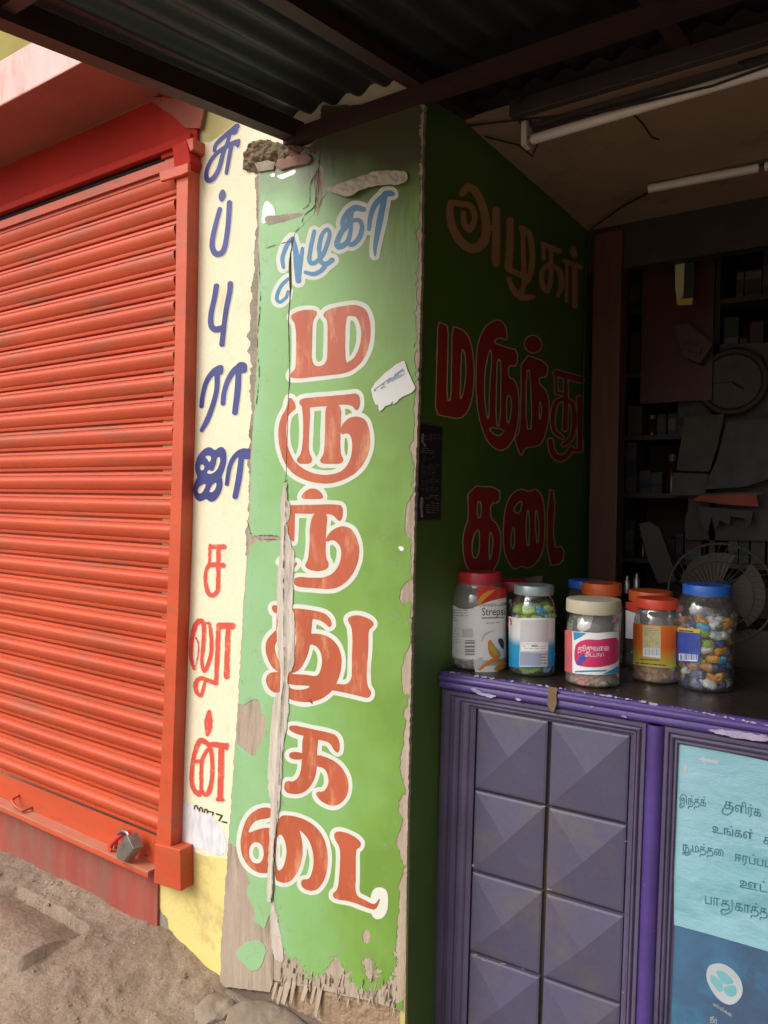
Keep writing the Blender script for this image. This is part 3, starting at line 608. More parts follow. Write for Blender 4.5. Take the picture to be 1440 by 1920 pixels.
# --- lettering
RED = GF.glyphs([
 ('p', '418,212 440,190 480,172 540,160 600,164 620,185 605,220 585,245 580,400 576,590 693,582 696,400 697,245 672,220 662,200 685,168 760,142 860,128 920,125 985,158 1015,240 1022,340 1005,450 960,550 890,612 830,640 700,656 600,665 480,680 418,674 412,650 440,620 458,600 462,400 455,268 430,240'),
 ('h', '830,213 870,208 912,215 940,270 950,350 938,440 900,520 860,552 828,562'),
 ('p', '480,855 500,828 600,818 700,810 860,797 912,787 938,812 943,870 928,915 902,917 885,884 830,872 760,880 560,895 530,905 492,880'),
 ('p', '500,870 570,875 560,1050 552,1225 585,1280 570,1318 520,1320 475,1314 462,1285 500,1245 515,1100 512,950'),
 ('p', '680,860 802,862 795,1050 790,1240 820,1285 800,1320 720,1318 650,1318 636,1288 672,1245 678,1050'),
 ('p', '796,1035 850,975 920,958 980,985 1010,1050 1020,1180 985,1290 920,1380 820,1440 700,1472 560,1455 440,1400 370,1310 330,1180 325,1060 345,970 390,900 400,830 425,820 450,860 462,905 430,925 400,960 385,1040 390,1170 430,1280 500,1350 600,1395 700,1405 800,1380 860,1310 885,1200 875,1110 840,1085 798,1105')], R4)
RED = np.minimum(RED, GF.glyphs([
 ('p', '513,136 530,95 570,62 620,60 665,90 682,136 600,138'),
 ('p', '436,178 600,178 790,173 818,195 818,260 800,298 778,288 745,250 700,243 560,242 436,242'),
 ('p', '432,180 475,180 470,300 470,445 450,442 425,400 418,315 436,270'),
 ('p', '580,232 708,235 700,330 695,400 692,560 718,600 708,640 640,662 560,642 540,612 575,560'),
 ('p', '696,410 750,350 820,328 880,350 922,420 940,520 915,630 860,720 790,772 720,788 600,778 463,768 463,693 600,705 700,700 760,660 800,590 808,500 780,450 740,428 700,452'),
 ('p', '455,635 465,600 492,588 482,620'), ('p', '360,590 385,572 408,585 405,600 380,588'),
 ('p', '440,935 560,935 602,955 590,1110 578,1210 545,1310 490,1388 380,1398 378,1330 440,1330 470,1250 485,1100'),
 ('p', '440,920 560,930 690,957 728,1000 742,1045 718,1063 688,1030 640,1005 600,1000 440,990'),
 ('s', (20, 26, 16), '325,920 335,930 350,950'), ('s', (30, 34, 34, 34, 30), '345,1112 300,1170 298,1240 330,1320 378,1362'), ('s', (8, 8), '348,960 345,1100'),
 ('p', '545,1112 620,1103 700,1118 770,1170 808,1260 808,1350 780,1450 740,1520 660,1582 560,1604 460,1590 400,1562 370,1525 330,1538 280,1502 258,1440 280,1390 350,1380 440,1395 560,1402 640,1418 668,1330 665,1260 640,1205 595,1182 555,1188'),
 ('h', '402,1462 470,1478 592,1480 560,1505 480,1512 430,1495'),
 ('p', '730,1462 880,1478 882,1300 888,1070 850,1012 862,983 930,970 1010,998 1043,1030 1030,1058 1000,1078 1003,1200 985,1400 995,1490 1026,1530 1005,1573 940,1557 830,1530 700,1508')], R6))
RED = np.minimum(RED, GF.glyphs([
 ('p', '440,178 560,205 700,233 727,262 737,310 728,350 700,332 680,290 640,275 600,268 440,225'),
 ('p', '518,215 612,240 602,330 602,440 580,520 530,577 470,588 408,572 415,505 470,515 505,470 515,390'), ('p', '440,338 525,343 525,388 440,382'),
 ('p', '588,350 680,378 740,420 787,500 782,590 740,642 690,657 630,632 595,592 600,568 640,575 670,530 665,470 640,430 592,425'),
 ('p', '345,662 270,663 205,705 167,790 153,890 178,972 225,1027 285,1050 345,1035 348,780 280,782 230,800 200,812 215,770 250,735 345,723'), ('h', '205,905 225,868 262,862 290,895 294,950 272,988 235,988 210,960'),
 ('p', '355,755 392,712 470,728 505,800 522,900 508,1000 470,1072 430,1102 380,1097 352,1072'), ('h', '362,850 385,812 410,840 427,900 420,970 400,1022 366,1034'),
 ('p', '388,705 480,713 560,745 630,810 662,900 667,1000 640,1102 590,1150 530,1142 506,1110 515,1078 560,1082 583,1000 580,920 555,850 510,800 450,762 388,748'),
 ('p', '698,812 730,798 790,815 835,842 860,870 850,897 825,907 828,1050 822,1172 880,1200 930,1228 948,1215 962,1190 970,1200 945,1256 915,1256 800,1207 700,1197 690,1160 725,1140 735,1000 738,900 705,850')], R7))
BLUE = GF.glyphs([('s', (13, 16, 17, 16, 14), '365,1085 358,1020 378,950 410,890 440,866'), ('s', (16, 20, 24, 22), '432,868 455,950 466,1060 478,1185'), ('s', (14, 16, 14), '508,945 495,1060 480,1180'),
 ('s', (12, 14, 14, 14, 13, 12), '402,1170 352,1220 320,1285 318,1330 345,1345 388,1310'), ('s', (12, 10), '388,1310 400,1265'),
 ('s', (15, 17, 17, 17, 17, 17, 14, 14, 16, 18), '597,815 572,930 560,1030 592,1055 655,1000 698,900 712,830 690,800 650,850 632,950'), ('s', (15, 17, 18, 20), '632,950 645,1040 690,1060 730,1030'), ('s', (18, 18, 17, 14), '690,1055 648,1110 590,1135 530,1122'),
 ('s', (20, 24, 22, 18, 14), '965,650 900,640 838,690 808,750 812,790'), ('s', (16, 20, 20, 22, 24, 20, 16, 15), '880,665 850,760 800,820 768,900 785,930 840,900 868,820 872,740'), ('s', (14, 16, 18, 20, 18, 14), '860,745 930,730 955,790 930,870 880,915 850,905'),
 ('s', (16, 18, 22, 18, 15, 14), '1185,535 1120,545 1050,620 1018,710 1008,790 1006,800'), ('p', '1100,520 1150,505 1192,512 1200,548 1150,552 1120,570'), ('s', (20, 24, 22, 17, 8), '1125,560 1095,700 1072,820 1055,920 1052,995')], R3)
wob = GF.noise(30, 6, 2) * 1.2
extra = GF.poly(P_('930,1150 985,1140 1002,1190 985,1290 930,1295', R7))
WH = np.minimum(np.minimum(RED - 8.2, BLUE - 7.5), extra - 6) + wob
WH = np.maximum(WH, board + 1)
lost = GF.poly([(534, 905), (539, 905), (538, 934), (545, 947), (544, 968), (537, 986), (544.6, 1014), (555, 1046), (550, 1067), (550, 1124), (544.6, 1140), (553.7, 1153), (552, 1212), (552, 1254), (539, 1264), (542, 1300), (541, 1346), (529, 1408), (529, 1464), (524, 1522), (514, 1580), (514, 1630), (512, 1690), (500, 1690), (504, 1630), (506, 1580), (509, 1522), (503, 1464), (506, 1408), (511, 1346), (516, 1300), (527, 1301), (529, 1264), (521, 1212), (521, 1160), (520, 1124), (520, 1080), (527, 1046), (528, 986), (527, 939)], 1) + nS * 2
lostw = np.minimum(lost, np.maximum(chips, -(GF.X - 744) * -1 * 0 - 1e3 * (GF.X > 744) + 1e3 * (GF.X <= 744)))
cut = np.abs(GF.X - crack) - gapw - .2
iso('white_outline', GF, np.maximum(np.maximum(WH, -lost), -cut), mL1, M['signwhite'], sb, run=8)
iso('red_lettering', GF, np.maximum(np.maximum(RED + nS * .35, -lost), -cut), mL2, M['signred'], sb, run=8)
iso('blue_lettering', GF, np.maximum(np.maximum(BLUE + nS * .3, -lost), -cut), mL2, M['signblue'], sb, run=8)
# torn pale strip where the ply has peeled, curling forward a little
def strip_disp(a, V):
    c = np.interp(a[:, 1], [900, 1264, 1400, 1700], [536, 531, 520, 508]); V = V.copy()
    V[:, 1] -= .002 + .003 * np.clip(1 - np.abs(a[:, 0] - c - 1) / 6.0, 0, 1) + .0008 * hnoise(a[:, 0] * 2.0, a[:, 1] * .25, 6.0, 8); return V
iso('peeled_strip', GF, lost - .6, mL1, M['strip'], sb, run=1, disp=strip_disp)
F = GF.stroke([(536, 940), (533, 1000), (531, 1100), (533, 1264), (528, 1310), (526, 1400), (523, 1470), (519, 1530), (514, 1620), (509, 1690)], .55)
iso('split_line', GF, F + nS * .4, mapY(1.4795), M['dark'], sb, run=2)
# broad seam of bare wood going on down to the foot
def lump(amp, sc, seed, base=0.0):
    def d(a, V):
        V = V.copy(); V[:, 1] -= base + amp * (hnoise(a[:, 0], a[:, 1], sc, seed) * .7 + hnoise(a[:, 0], a[:, 1], sc / 2.7, seed + 1) * .4 + hnoise(a[:, 0], a[:, 1], sc / 6, seed + 2) * .2 + .4); return V
    return d
F = GF.poly([(506, 1690), (514, 1690), (524, 1740), (534, 1795), (530, 1806), (512, 1798), (508, 1750)], 1) + nS * 2
iso('bare_seam', GF, F, mL1, M['strip'], sb, run=1, disp=lump(.0006, 10, 12))
M['footing'] = pm('muddy_footing', (.20, .15, .11), (.13, .095, .07), 9, .95, .9, 40)
F = GF.poly([(400, 1836), (520, 1842), (765, 1878), (765, 1955), (400, 1955)], 0)
iso('dirty_footing', GF, F, mapY(1.4985), M['footing'], pier, run=6)
# lower splintered layer behind the broken foot of the board
F = GF.poly([(508, 1828), (560, 1838), (640, 1858), (757, 1890), (757, 1935), (640, 1935), (600, 1915), (560, 1895), (520, 1880), (508, 1860)], 0) + nS * 3
iso('inner_layer', GF, F, mapY(1.4945), M['ply_in'], sb, run=2, solid=.004, disp=lump(.004, 22, 15))
mb = MB()
for k in range(34):      # splinters of veneer along the broken foot
    t = random.random(); x = 515 + t * 235; yb = np.interp(x, [510, 545, 600, 650, 700, 757], [1835, 1840, 1850, 1862, 1876, 1892])
    y = yb - random.uniform(2, 34) + (random.random() < .2) * 22; L_ = random.uniform(8, 22); w = random.uniform(1.0, 2.6); lean = random.uniform(-6, 3)
    P = mapY(1.4865)(np.array([x - w, x + w, x + lean + w * .3, x + lean - w * .3]), np.array([y, y, y + L_, y + L_])); P[2:, 1] -= random.uniform(.001, .005)
    n = len(mb.v); mb.add(list(P) + list(P + [0, .0015, 0]), [(0, 1, 2, 3), (7, 6, 5, 4), (0, 4, 5, 1), (1, 5, 6, 2), (2, 6, 7, 3), (3, 7, 4, 0)])
for (x, y, L_, w) in [(540, 1842, 38, 6), (528, 1850, 30, 4), (552, 1840, 42, 4), (600, 1852, 52, 5), (590, 1850, 30, 3), (518, 1842, 30, 3), (575, 1848, 26, 5)]:
    P = mapY(1.487)(np.array([x - w, x + w, x - w * .2, x - w * 1.2]), np.array([y, y + 1, y + L_, y + L_ - 5])); P[2:, 1] -= .012
    mb.add(list(P) + list(P + [0, .002, 0]), [(0, 1, 2, 3), (7, 6, 5, 4), (0, 4, 5, 1), (1, 5, 6, 2), (2, 6, 7, 3), (3, 7, 4, 0)])
tag(mb.build('splinters', M['board'], sb), kind='stuff')
M['crack'] = pm('crack_shadow_gap', (.07, .06, .035), (.04, .035, .02), 20, .95)
F = GF.full()
for k in range(46):
    x = 524 + random.random() * 222; yb = np.interp(x, [510, 545, 600, 650, 700, 757], [1835, 1840, 1850, 1862, 1876, 1892]) - random.uniform(6, 50)
    F = np.minimum(F, GF.stroke([(x, yb), (x - 1.5, yb + random.uniform(8, 26))], (.3, .9)))
for pts in [[(545, 545), (541, 600), (543, 700), (541, 740)], [(570, 417), (556, 432), (548, 440), (547, 470)], [(500, 465), (520, 458), (547, 452)], [(597, 300), (598, 345), (590, 385), (572, 402), (566, 416)], [(614, 360), (602, 375), (598, 390)], [(596, 320), (582, 345), (580, 380), (568, 392)], [(530, 905), (539, 900)],
            [(467, 1000), (480, 1004), (500, 1003), (530, 1006)], [(470, 1008), (500, 1011), (531, 1010)], [(463, 975), (470, 1000)], [(484, 470), (488, 560), (482, 640), (486, 700), (480, 760)], [(575, 1748), (575, 1758)], [(522, 1715), (520, 1735)], [(516, 1400), (524, 1404)], [(582, 1310), (586, 1320), (578, 1312)], [(514, 1300), (519, 1290)]]:
    F = np.minimum(F, GF.stroke(pts, .55))
tag(iso('cracks', GF, F + nS * .5, mapY(1.4855), M['crack'], sb, run=2), kind='stuff')
# grooved dent in the corner
F = GF.poly([(494, 405), (520, 405), (545, 400), (566, 398), (568, 404), (540, 412), (520, 418), (500, 424)], 1) + nS * 2
iso('peeled_patch', GF, F, mapY(1.4862), M['plaster'], sb, run=2)
# broken masonry lump at the top corner, peeled flap of board
GL = Grid(440, 250, 790, 390, 1.5)
F = GL.poly([(454, 305), (462, 288), (466, 272), (482, 262), (500, 262), (515, 268), (548, 276), (600, 278), (606, 300), (596, 314), (570, 318), (540, 322), (515, 330), (490, 326), (470, 322), (456, 318)], 1) + GL.noise(12, 5, 3) * 4
M['brickp'] = pm('pink_brick', (.30, .17, .13), (.20, .11, .09), 30, .95, .8, 60)
M['lump'] = pm('broken_brick', (.22, .13, .085), (.13, .085, .055), 18, .95, 1.0, 60, dirt=(.11, .10, .04), dsc=14, dlo=.45, dhi=.6, fine=.25)
def ld(a, V):
    V = V.copy(); e = np.clip((-1) * np.interp(np.hypot((a[:, 0] - 525) / 75, (a[:, 1] - 297) / 30), [0, 1], [-1, 0]), 0, 1)
    k = np.clip((a[:, 1] - 262) / 55, 0, 1); V[:, 1] -= .003 + .028 * e**.4 * (1 - k)**.8 * (1 + .6 * hnoise(a[:, 0], a[:, 1], 22, 31)) + .007 * hnoise(a[:, 0], a[:, 1], 9, 32) + .004 * hnoise(a[:, 0], a[:, 1], 4, 33) - .004; return V
iso('broken_corner', GL, F, mapY(1.492), M['lump'], sb, run=1, solid=.01, disp=ld)
prism('brick_fragment', [(522, 297), (548, 290), (576, 288), (584, 296), (578, 306), (548, 312), (526, 318), (514, 310)], mapY(1.479), (0, .012, 0), M['brickp'], sb, .002)
prism('brick_fragment', [(476, 306), (500, 300), (516, 304), (512, 318), (484, 322)], mapY(1.481), (0, .012, 0), M['plaster'], sb, .002)
F = GL.poly([(613, 358), (630, 352), (650, 345), (668, 336), (690, 328), (704, 322), (740, 320), (765, 322), (767, 340), (750, 350), (725, 348), (700, 353), (680, 360), (660, 373), (640, 368)], 1) + GL.noise(8, 6, 3) * 1.6
def fd(a, V):
    V = V.copy(); V[:, 1] -= .003 + .012 * np.clip((a[:, 1] - 320) / 40, 0, 1) + .002 * hnoise(a[:, 0], a[:, 1], 7, 3); return V
iso('peeled_flap', GL, F, mL1, M['chip'], sb, run=1, solid=.002, disp=fd)
# torn white bill
st = tag(prism('torn_bill', [tuple(v) for v in P_('200,905 245,860 300,755 420,640 560,500 700,400 820,300 900,270 960,230 1020,215 1050,290 1110,480 1150,560 1220,720 1292,880 1260,930 1200,1000 1060,1060 950,1110 890,1160 850,1220 790,1260 740,1282 738,1210 705,1240 690,1290 600,1310 540,1330 500,1400 410,1462 390,1380 385,1300 310,1285 250,1130', (680, 660, 13.09))], mapY(1.4838), (0, .0008, 0), M['paperw']), 'torn white paper bill stuck on the green plywood sign', 'paper')
GS = Grid(690, 670, 785, 775, .6)
def skew(x, y): return 696 + x * .82 + y * .35, 742 - x * .60 + y * .62
F = GS.full(); R = random.Random(3)
for k in range(5):
    x = 1.0
    while x < 74:
        w = R.uniform(2, 7)
        if R.random() < .85:
            a = skew(x, k * 3.4 - 8); b = skew(min(x + w, 76), k * 3.4 - 8); F = np.minimum(F, GS.stroke([a, b], .75 if k > 1 else 1.0, 3))
        x += w + 1.6
F = np.maximum(F, GS.poly(P_('230,890 320,780 560,540 820,320 1020,230 1090,470 1150,600 900,640 500,900 300,1000', (680, 660, 13.09)), 0) + .5)
M['billink'] = pm('bill_ink', (.25, .31, .45), None, 9, .6)
iso('print', GS, F, mapY(1.4834), M['billink'], st, run=3)

# ---- painted side wall of the shop (return of the pier), green board with lettering
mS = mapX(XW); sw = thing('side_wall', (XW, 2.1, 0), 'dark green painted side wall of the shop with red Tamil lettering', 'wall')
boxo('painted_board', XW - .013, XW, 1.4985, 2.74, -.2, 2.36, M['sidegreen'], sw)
boxo('raw_edge', XW - .014, XW - .0005, 1.489, 1.4980, .0, 2.3, M['olivepaint'], sw)
GW = Grid(786, 320, 1112, 1096, 1.25); Z1 = (780, 220, 4.0); Z2 = (760, 560, 3.692)
T = GW.glyphs([('s', (24, 28, 30, 32, 34, 36, 34, 32, 30, 30, 26), '262,640 252,720 275,830 335,930 420,985 495,950 525,870 520,760 490,640 440,550 385,520'), ('s', (26, 24), '385,520 345,570'), ('s', (22, 22), '262,640 345,650'), ('s', (22, 22, 22, 24, 22, 20), '345,650 415,670 440,760 405,840 362,800 355,720'), ('s', (28, 30, 30, 26), '600,700 602,900 598,1050 600,1095'), ('s', 22, '530,830 600,830'),
 ('s', (26, 28, 28), '705,770 705,950 692,1120'), ('s', (20, 22), '692,1140 830,1200'), ('s', (22, 22, 22, 22, 20), '790,830 850,880 872,1030 858,1170 830,1230'), ('s', (18, 18), '800,850 812,1250'), ('s', (18, 22, 26, 18), '695,1215 735,1300 800,1350 880,1345'), ('s', 20, '812,1240 790,1330'),
 ('s', (16, 20), '950,950 1075,1005'), ('s', 14, '955,950 958,1060'), ('s', (16, 18, 18, 20, 18, 16), '1012,1000 1010,1200 990,1300 950,1260 945,1160 1000,1100'), ('s', (16, 20, 22, 14), '1012,1110 1075,1150 1090,1260 1065,1335'), ('s', (16, 18), '1112,1075 1235,1125'), ('s', 13, '1132,1080 1128,1380'), ('s', 20, '1190,1110 1192,1415'), ('s', (20, 26, 18), '1182,985 1182,1010 1190,1040')], Z1)
iso('tan_lettering_edge', GW, T - 1.2, mapX(XW + .0008), M['sidered'], sw, run=6); iso('tan_lettering', GW, T, mapX(XW + .0014), M['sidetan'], sw, run=6)
GW.sm = 1
Rr = GW.glyphs([('p', '225,155 262,172 300,190 296,400 288,700 314,706 318,450 322,190 362,198 410,222 450,280 475,400 480,560 465,700 430,790 380,836 290,820 205,800 212,600 218,350'), ('h', '392,345 412,378 418,460 418,540 400,650 380,702 386,500'),
 ('p', '705,295 706,240 698,195 670,152 620,143 550,190 500,300 488,450 488,700 520,880 570,1000 650,1060 720,1030 770,930 790,780 785,640 760,560 716,545 714,462 776,472 780,355 700,335 605,302 650,268'), ('h', '590,340 598,420 582,600 577,868 550,720 550,520 570,410'), ('h', '642,415 662,440 655,882 628,875 634,500'), ('h', '714,660 735,700 730,800 706,882 700,720'), ('h', '578,888 690,908 650,952 600,930'),
 ('s', (60, 60), '882,312 886,318'), ('p', '800,376 990,440 984,545 930,545 928,592 985,640 1002,760 985,900 950,1000 900,1030 830,1030 803,1100 775,1040 750,962 790,930 800,700'), ('h', '862,490 878,900 836,900 838,500'), ('h', '930,700 946,760 928,860'),
 ('s', (26, 26), '1045,515 1215,562'), ('s', (14, 14), '1042,520 1045,640'), ('s', (18, 20, 22), '1108,540 1112,700 1105,900'), ('s', (14, 16), '1045,650 1110,665'), ('s', (16, 20, 20, 18, 16), '1100,690 1045,720 1022,810 1030,910 1085,960'), ('s', (16, 20, 22, 20, 18), '1120,700 1160,740 1170,860 1150,960 1095,1010'), ('s', (22, 24, 26, 24, 16), '1005,985 1020,1060 1065,1105 1120,1080 1150,1030'), ('s', (22, 22), '1205,690 1210,1040'), ('s', (16, 16), '1140,1045 1215,1050'),
 ('p', '430,1295 658,1303 655,1415 592,1415 590,1518 640,1560 666,1640 655,1800 600,1905 500,1905 430,1880 400,1780 395,1650 420,1560 435,1530'), ('h', '500,1408 526,1410 522,1516 500,1516'), ('h', '488,1612 513,1600 512,1750 490,1798 463,1780 465,1670'), ('h', '584,1608 607,1650 600,1750 580,1822'),
 ('p', '690,1450 720,1368 790,1310 860,1336 900,1310 942,1350 966,1440 970,1620 955,1760 900,1842 850,1870 800,1850 760,1882 710,1830 680,1740 675,1580'), ('h', '812,1398 790,1492 748,1470 772,1420'), ('h', '744,1575 757,1620 750,1742 729,1700'), ('h', '850,1425 862,1600 850,1742 833,1600'), ('h', '900,1435 927,1560 915,1722 903,1600'),
 ('p', '985,1320 1042,1325 1020,1720 1100,1714 1096,1836 977,1850')], Z2)
iso('outline', GW, Rr - .7, mapX(XW + .0008), M['sideline'], sw, run=6); iso('red_lettering', GW, Rr + 1.5, mapX(XW + .0014), M['sidered'], sw, run=6)
# narrow dark notice
nt_ = tag(prism('notice_poster', [(787, 792), (830.5, 799), (827.5, 975.5), (782.5, 977)], mapX(XW + .0035), (-.0015, 0, 0), M['paper']), 'narrow black notice poster with thin pale border on the green side wall', 'poster')
prism('black_field', [(788.6, 794.5), (829.2, 801), (826.3, 973.6), (784.2, 974.8)], mapX(XW + .0042), (-.0004, 0, 0), M['dark'], nt_)
GN = Grid(784, 792, 831, 978, .6); F = GN.full()
for (a, b, c, d, n, h) in [(797, 812, 826, 826, 4, .7), (790, 838, 824, 850, 3, 1.1), (793, 853, 818, 866, 3, .6), (790, 868, 824, 890, 6, .6), (790, 893, 824, 905, 4, .6), (790, 908, 824, 920, 4, .6), (798, 926, 822, 936, 3, .9), (799, 940, 823, 962, 5, 1.0)]:
    F = np.minimum(F, greek(GN, a, b, c, d, n, .08, h, n + a))
F = np.minimum(F, GN.glyphs([('s', 2.6, '793,815 792,828'), ('s', 2.0, '795,832 797,836'), ('s', 3.0, '791,935 790,950'), ('s', 2.4, '790,955 791,968')]))
M['noteink'] = pm('poster_ink', (.30, .24, .30), None, 9, .6)
iso('poster_print', GN, F, mapX(XW + .0047), M['noteink'], nt_, run=3)
# ---- corrugated awning over the shop front
SL = .135
def za(y): return 2.311 + SL * (y - 1.5)            # underside of the edge beam
AY0, AY1, AX0, AX1 = .40, 1.79, -1.335, 2.3
aw = thing('awning', (-.2, 1.5, 2.33), 'corrugated tin awning on red oxide iron tubes over the shop front', 'awning')
def beam(name, x0, x1, y0, y1, h, lift=0.0):
    MB().box8([(x0, y0, za(y0) + lift), (x1, y0, za(y0) + lift), (x1, y1, za(y1) + lift), (x0, y1, za(y1) + lift), (x0, y0, za(y0) + lift + h), (x1, y0, za(y0) + lift + h), (x1, y1, za(y1) + lift + h), (x0, y1, za(y1) + lift + h)]).build(name, M['rust'], aw)
for (xa, xb) in [(-1.345, -.43), (-.47, .52), (.48, 1.30)]:
    xs = np.arange(xa, xb, .0095); ys = np.linspace(AY0, AY1, 12); vs = []; fs = []
    for y in ys:
        for x in xs: vs.append((x, y, za(y) + .072 + .010 * sin(2 * pi * x / .078) + (.002 if xa in (-.47, 1.38) else 0)))
    n = len(xs)
    for i in range(len(ys) - 1):
        for j in range(n - 1): fs.append((i * n + j, i * n + j + 1, (i + 1) * n + j + 1, (i + 1) * n + j))
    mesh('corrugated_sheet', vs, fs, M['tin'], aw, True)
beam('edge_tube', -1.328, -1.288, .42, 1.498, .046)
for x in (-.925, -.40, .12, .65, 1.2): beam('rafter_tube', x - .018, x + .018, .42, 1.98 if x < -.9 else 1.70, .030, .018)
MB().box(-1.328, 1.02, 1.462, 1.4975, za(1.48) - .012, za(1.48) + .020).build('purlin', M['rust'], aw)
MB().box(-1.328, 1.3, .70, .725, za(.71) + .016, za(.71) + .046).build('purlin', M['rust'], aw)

# ---- shop room
rm = thing('shop_room', (.4, 2.4, 0), 'dim shop interior with brown board ceiling behind the counter', 'room')
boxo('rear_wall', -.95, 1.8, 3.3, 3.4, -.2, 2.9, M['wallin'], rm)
boxo('light_block_wall', 1.02, 1.12, .3, 3.3, -.2, 2.9, M['shelf'], rm)  # unseen wall added on the right, run out past the front to block light
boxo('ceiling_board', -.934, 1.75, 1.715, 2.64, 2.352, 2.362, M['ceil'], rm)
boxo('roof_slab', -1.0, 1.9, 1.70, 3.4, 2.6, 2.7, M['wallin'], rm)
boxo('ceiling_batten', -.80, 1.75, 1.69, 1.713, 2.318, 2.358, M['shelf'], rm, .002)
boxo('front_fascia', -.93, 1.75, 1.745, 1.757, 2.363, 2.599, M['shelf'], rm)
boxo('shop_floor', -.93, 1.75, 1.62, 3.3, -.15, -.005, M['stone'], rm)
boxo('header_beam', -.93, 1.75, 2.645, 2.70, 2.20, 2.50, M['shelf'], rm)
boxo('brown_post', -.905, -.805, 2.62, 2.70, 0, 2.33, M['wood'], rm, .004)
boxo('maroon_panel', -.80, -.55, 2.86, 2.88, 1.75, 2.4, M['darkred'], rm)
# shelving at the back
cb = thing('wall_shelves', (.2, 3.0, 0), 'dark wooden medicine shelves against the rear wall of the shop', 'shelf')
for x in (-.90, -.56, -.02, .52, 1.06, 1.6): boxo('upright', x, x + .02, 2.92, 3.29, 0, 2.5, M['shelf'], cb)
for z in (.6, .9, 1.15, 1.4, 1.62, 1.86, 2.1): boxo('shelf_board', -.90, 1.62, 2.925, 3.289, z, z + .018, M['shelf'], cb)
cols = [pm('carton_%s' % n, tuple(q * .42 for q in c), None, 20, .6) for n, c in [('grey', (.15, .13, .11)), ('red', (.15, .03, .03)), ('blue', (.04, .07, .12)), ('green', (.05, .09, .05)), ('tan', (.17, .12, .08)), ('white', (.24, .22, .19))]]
cn = {0: 'grey', 1: 'maroon', 2: 'blue', 3: 'green', 4: 'tan', 5: 'pale'}
R = random.Random(11)
M['cap'] = pm('bottle_cap', (.16, .15, .14), None, 9, .4); M['amber'] = pm('amber_bottle', (.05, .018, .008), None, 9, .2)
where = {1.168: 'low', 1.418: 'second', 1.638: 'third', 1.878: 'upper', 2.118: 'top'}
for z in (1.168, 1.418, 1.638, 1.878, 2.118):
    x = -.875
    while x < .10:
        w = R.uniform(.022, .06); h = R.uniform(.07, .20); c = R.randrange(6); y0 = 2.94 + R.random() * .04
        if abs(x + w / 2 + .55) > .045 and abs(x + w / 2 + .01) > .045:
            if R.random() < .28:
                r = min(w * .5, .024); cx = x + r; h = min(h, .15)
                t = thing('medicine_bottle', (cx, y0 + .03, z), 'small amber medicine bottle on the %s rear shelf' % where[z], 'bottle', 'medicine bottles on the rear shelves')
                MB().lathe([(r, z + .001), (r, z + h * .62), (r * .45, z + h * .8), (r * .45, z + h * .84)], cx, y0 + .03, 12).build('body', M['amber'], t, 50)
                MB().lathe([(r * .55, z + h * .82), (r * .55, z + h)], cx, y0 + .03, 12).build('cap', M['cap'], t, 50); w = 2 * r + .004
            else:
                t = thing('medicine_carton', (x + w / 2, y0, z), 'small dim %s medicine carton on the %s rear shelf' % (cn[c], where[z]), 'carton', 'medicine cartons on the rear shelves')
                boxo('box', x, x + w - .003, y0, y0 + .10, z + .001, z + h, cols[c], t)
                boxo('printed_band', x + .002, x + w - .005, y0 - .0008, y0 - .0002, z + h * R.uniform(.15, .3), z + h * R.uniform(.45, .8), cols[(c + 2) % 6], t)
        x += w + R.uniform(0, .006)
# white backing, clock, papers
wb = tag(prism('backing_sheet', [(1293, 648), (1452, 642), (1452, 1015), (1290, 1012)], mapY(2.92), (0, .008, 0), M['paper']), 'pale sheet hanging behind the round clock', 'sheet')
ck = thing('wall_clock', tuple(pt(mapY(2.88), 1373, 716)), 'round dark rimmed wall clock hanging in the dim shop', 'clock')
c = pt(mapY(2.88), 1373, 716); rr = 57 / FPX * float(np.dot(c - CAM, FW))
def disc(r0, r1, y, n=40): return [(c[0] + r * cos(2 * pi * k / n), y, c[2] + r * sin(2 * pi * k / n)) for r in (r0, r1) for k in range(n)]
mb = MB().tube([(c[0] + rr * cos(2 * pi * k / 40), 2.875, c[2] + rr * sin(2 * pi * k / 40)) for k in range(40)], .013, 8, True); mb.build('rim', M['shelf'], ck, 60)
n = 40; vs = [(c[0] + rr * cos(2 * pi * k / n), 2.882, c[2] + rr * sin(2 * pi * k / n)) for k in range(n)]
mesh('clock_face', vs + [(v[0], 2.9, v[2]) for v in vs], [tuple(range(n))] + [(k, (k + 1) % n, n + (k + 1) % n, n + k) for k in range(n)], M['paper'], ck)
MB().tube([(c[0], 2.878, c[2]), (c[0] - rr * .62, 2.878, c[2] - rr * .02)], .0022, 5).build('hand', M['dark'], ck)
MB().tube([(c[0], 2.877, c[2]), (c[0] + rr * .36, 2.877, c[2] - rr * .26)], .003, 5).build('hand', M['dark'], ck)
for k in range(12):
    a = 2 * pi * k / 12; MB().tube([(c[0] + rr * .80 * cos(a), 2.8805, c[2] + rr * .80 * sin(a)), (c[0] + rr * .9 * cos(a), 2.8805, c[2] + rr * .9 * sin(a))], .0016, 4).build('hour_mark', M['dark'], ck)
M['banner'] = pm('faded_orange', (.34, .06, .025), None, 9, .6)
def paper(name, pts, y, mat, label, cat, d=.003): return tag(prism(name, pts, mapY(y), (0, d, 0), mat), label, cat)
paper('calendar', [(1283, 782), (1358, 776), (1344, 840), (1330, 884), (1268, 882), (1276, 830)], 2.86, M['paper'], 'creased grey paper calendar hanging below the clock', 'calendar')
paper('notice_sheet', [(1262, 886), (1328, 889), (1322, 925), (1430, 922), (1426, 928), (1258, 929)], 2.858, M['paper'], 'pale paper sheet under the grey calendar', 'paper')
paper('dark_cloth', [(1362, 792), (1450, 782), (1450, 895), (1400, 912), (1318, 918), (1345, 860)], 2.84, M['dark'], 'black cloth draped beside the calendar under the clock', 'cloth', .02)
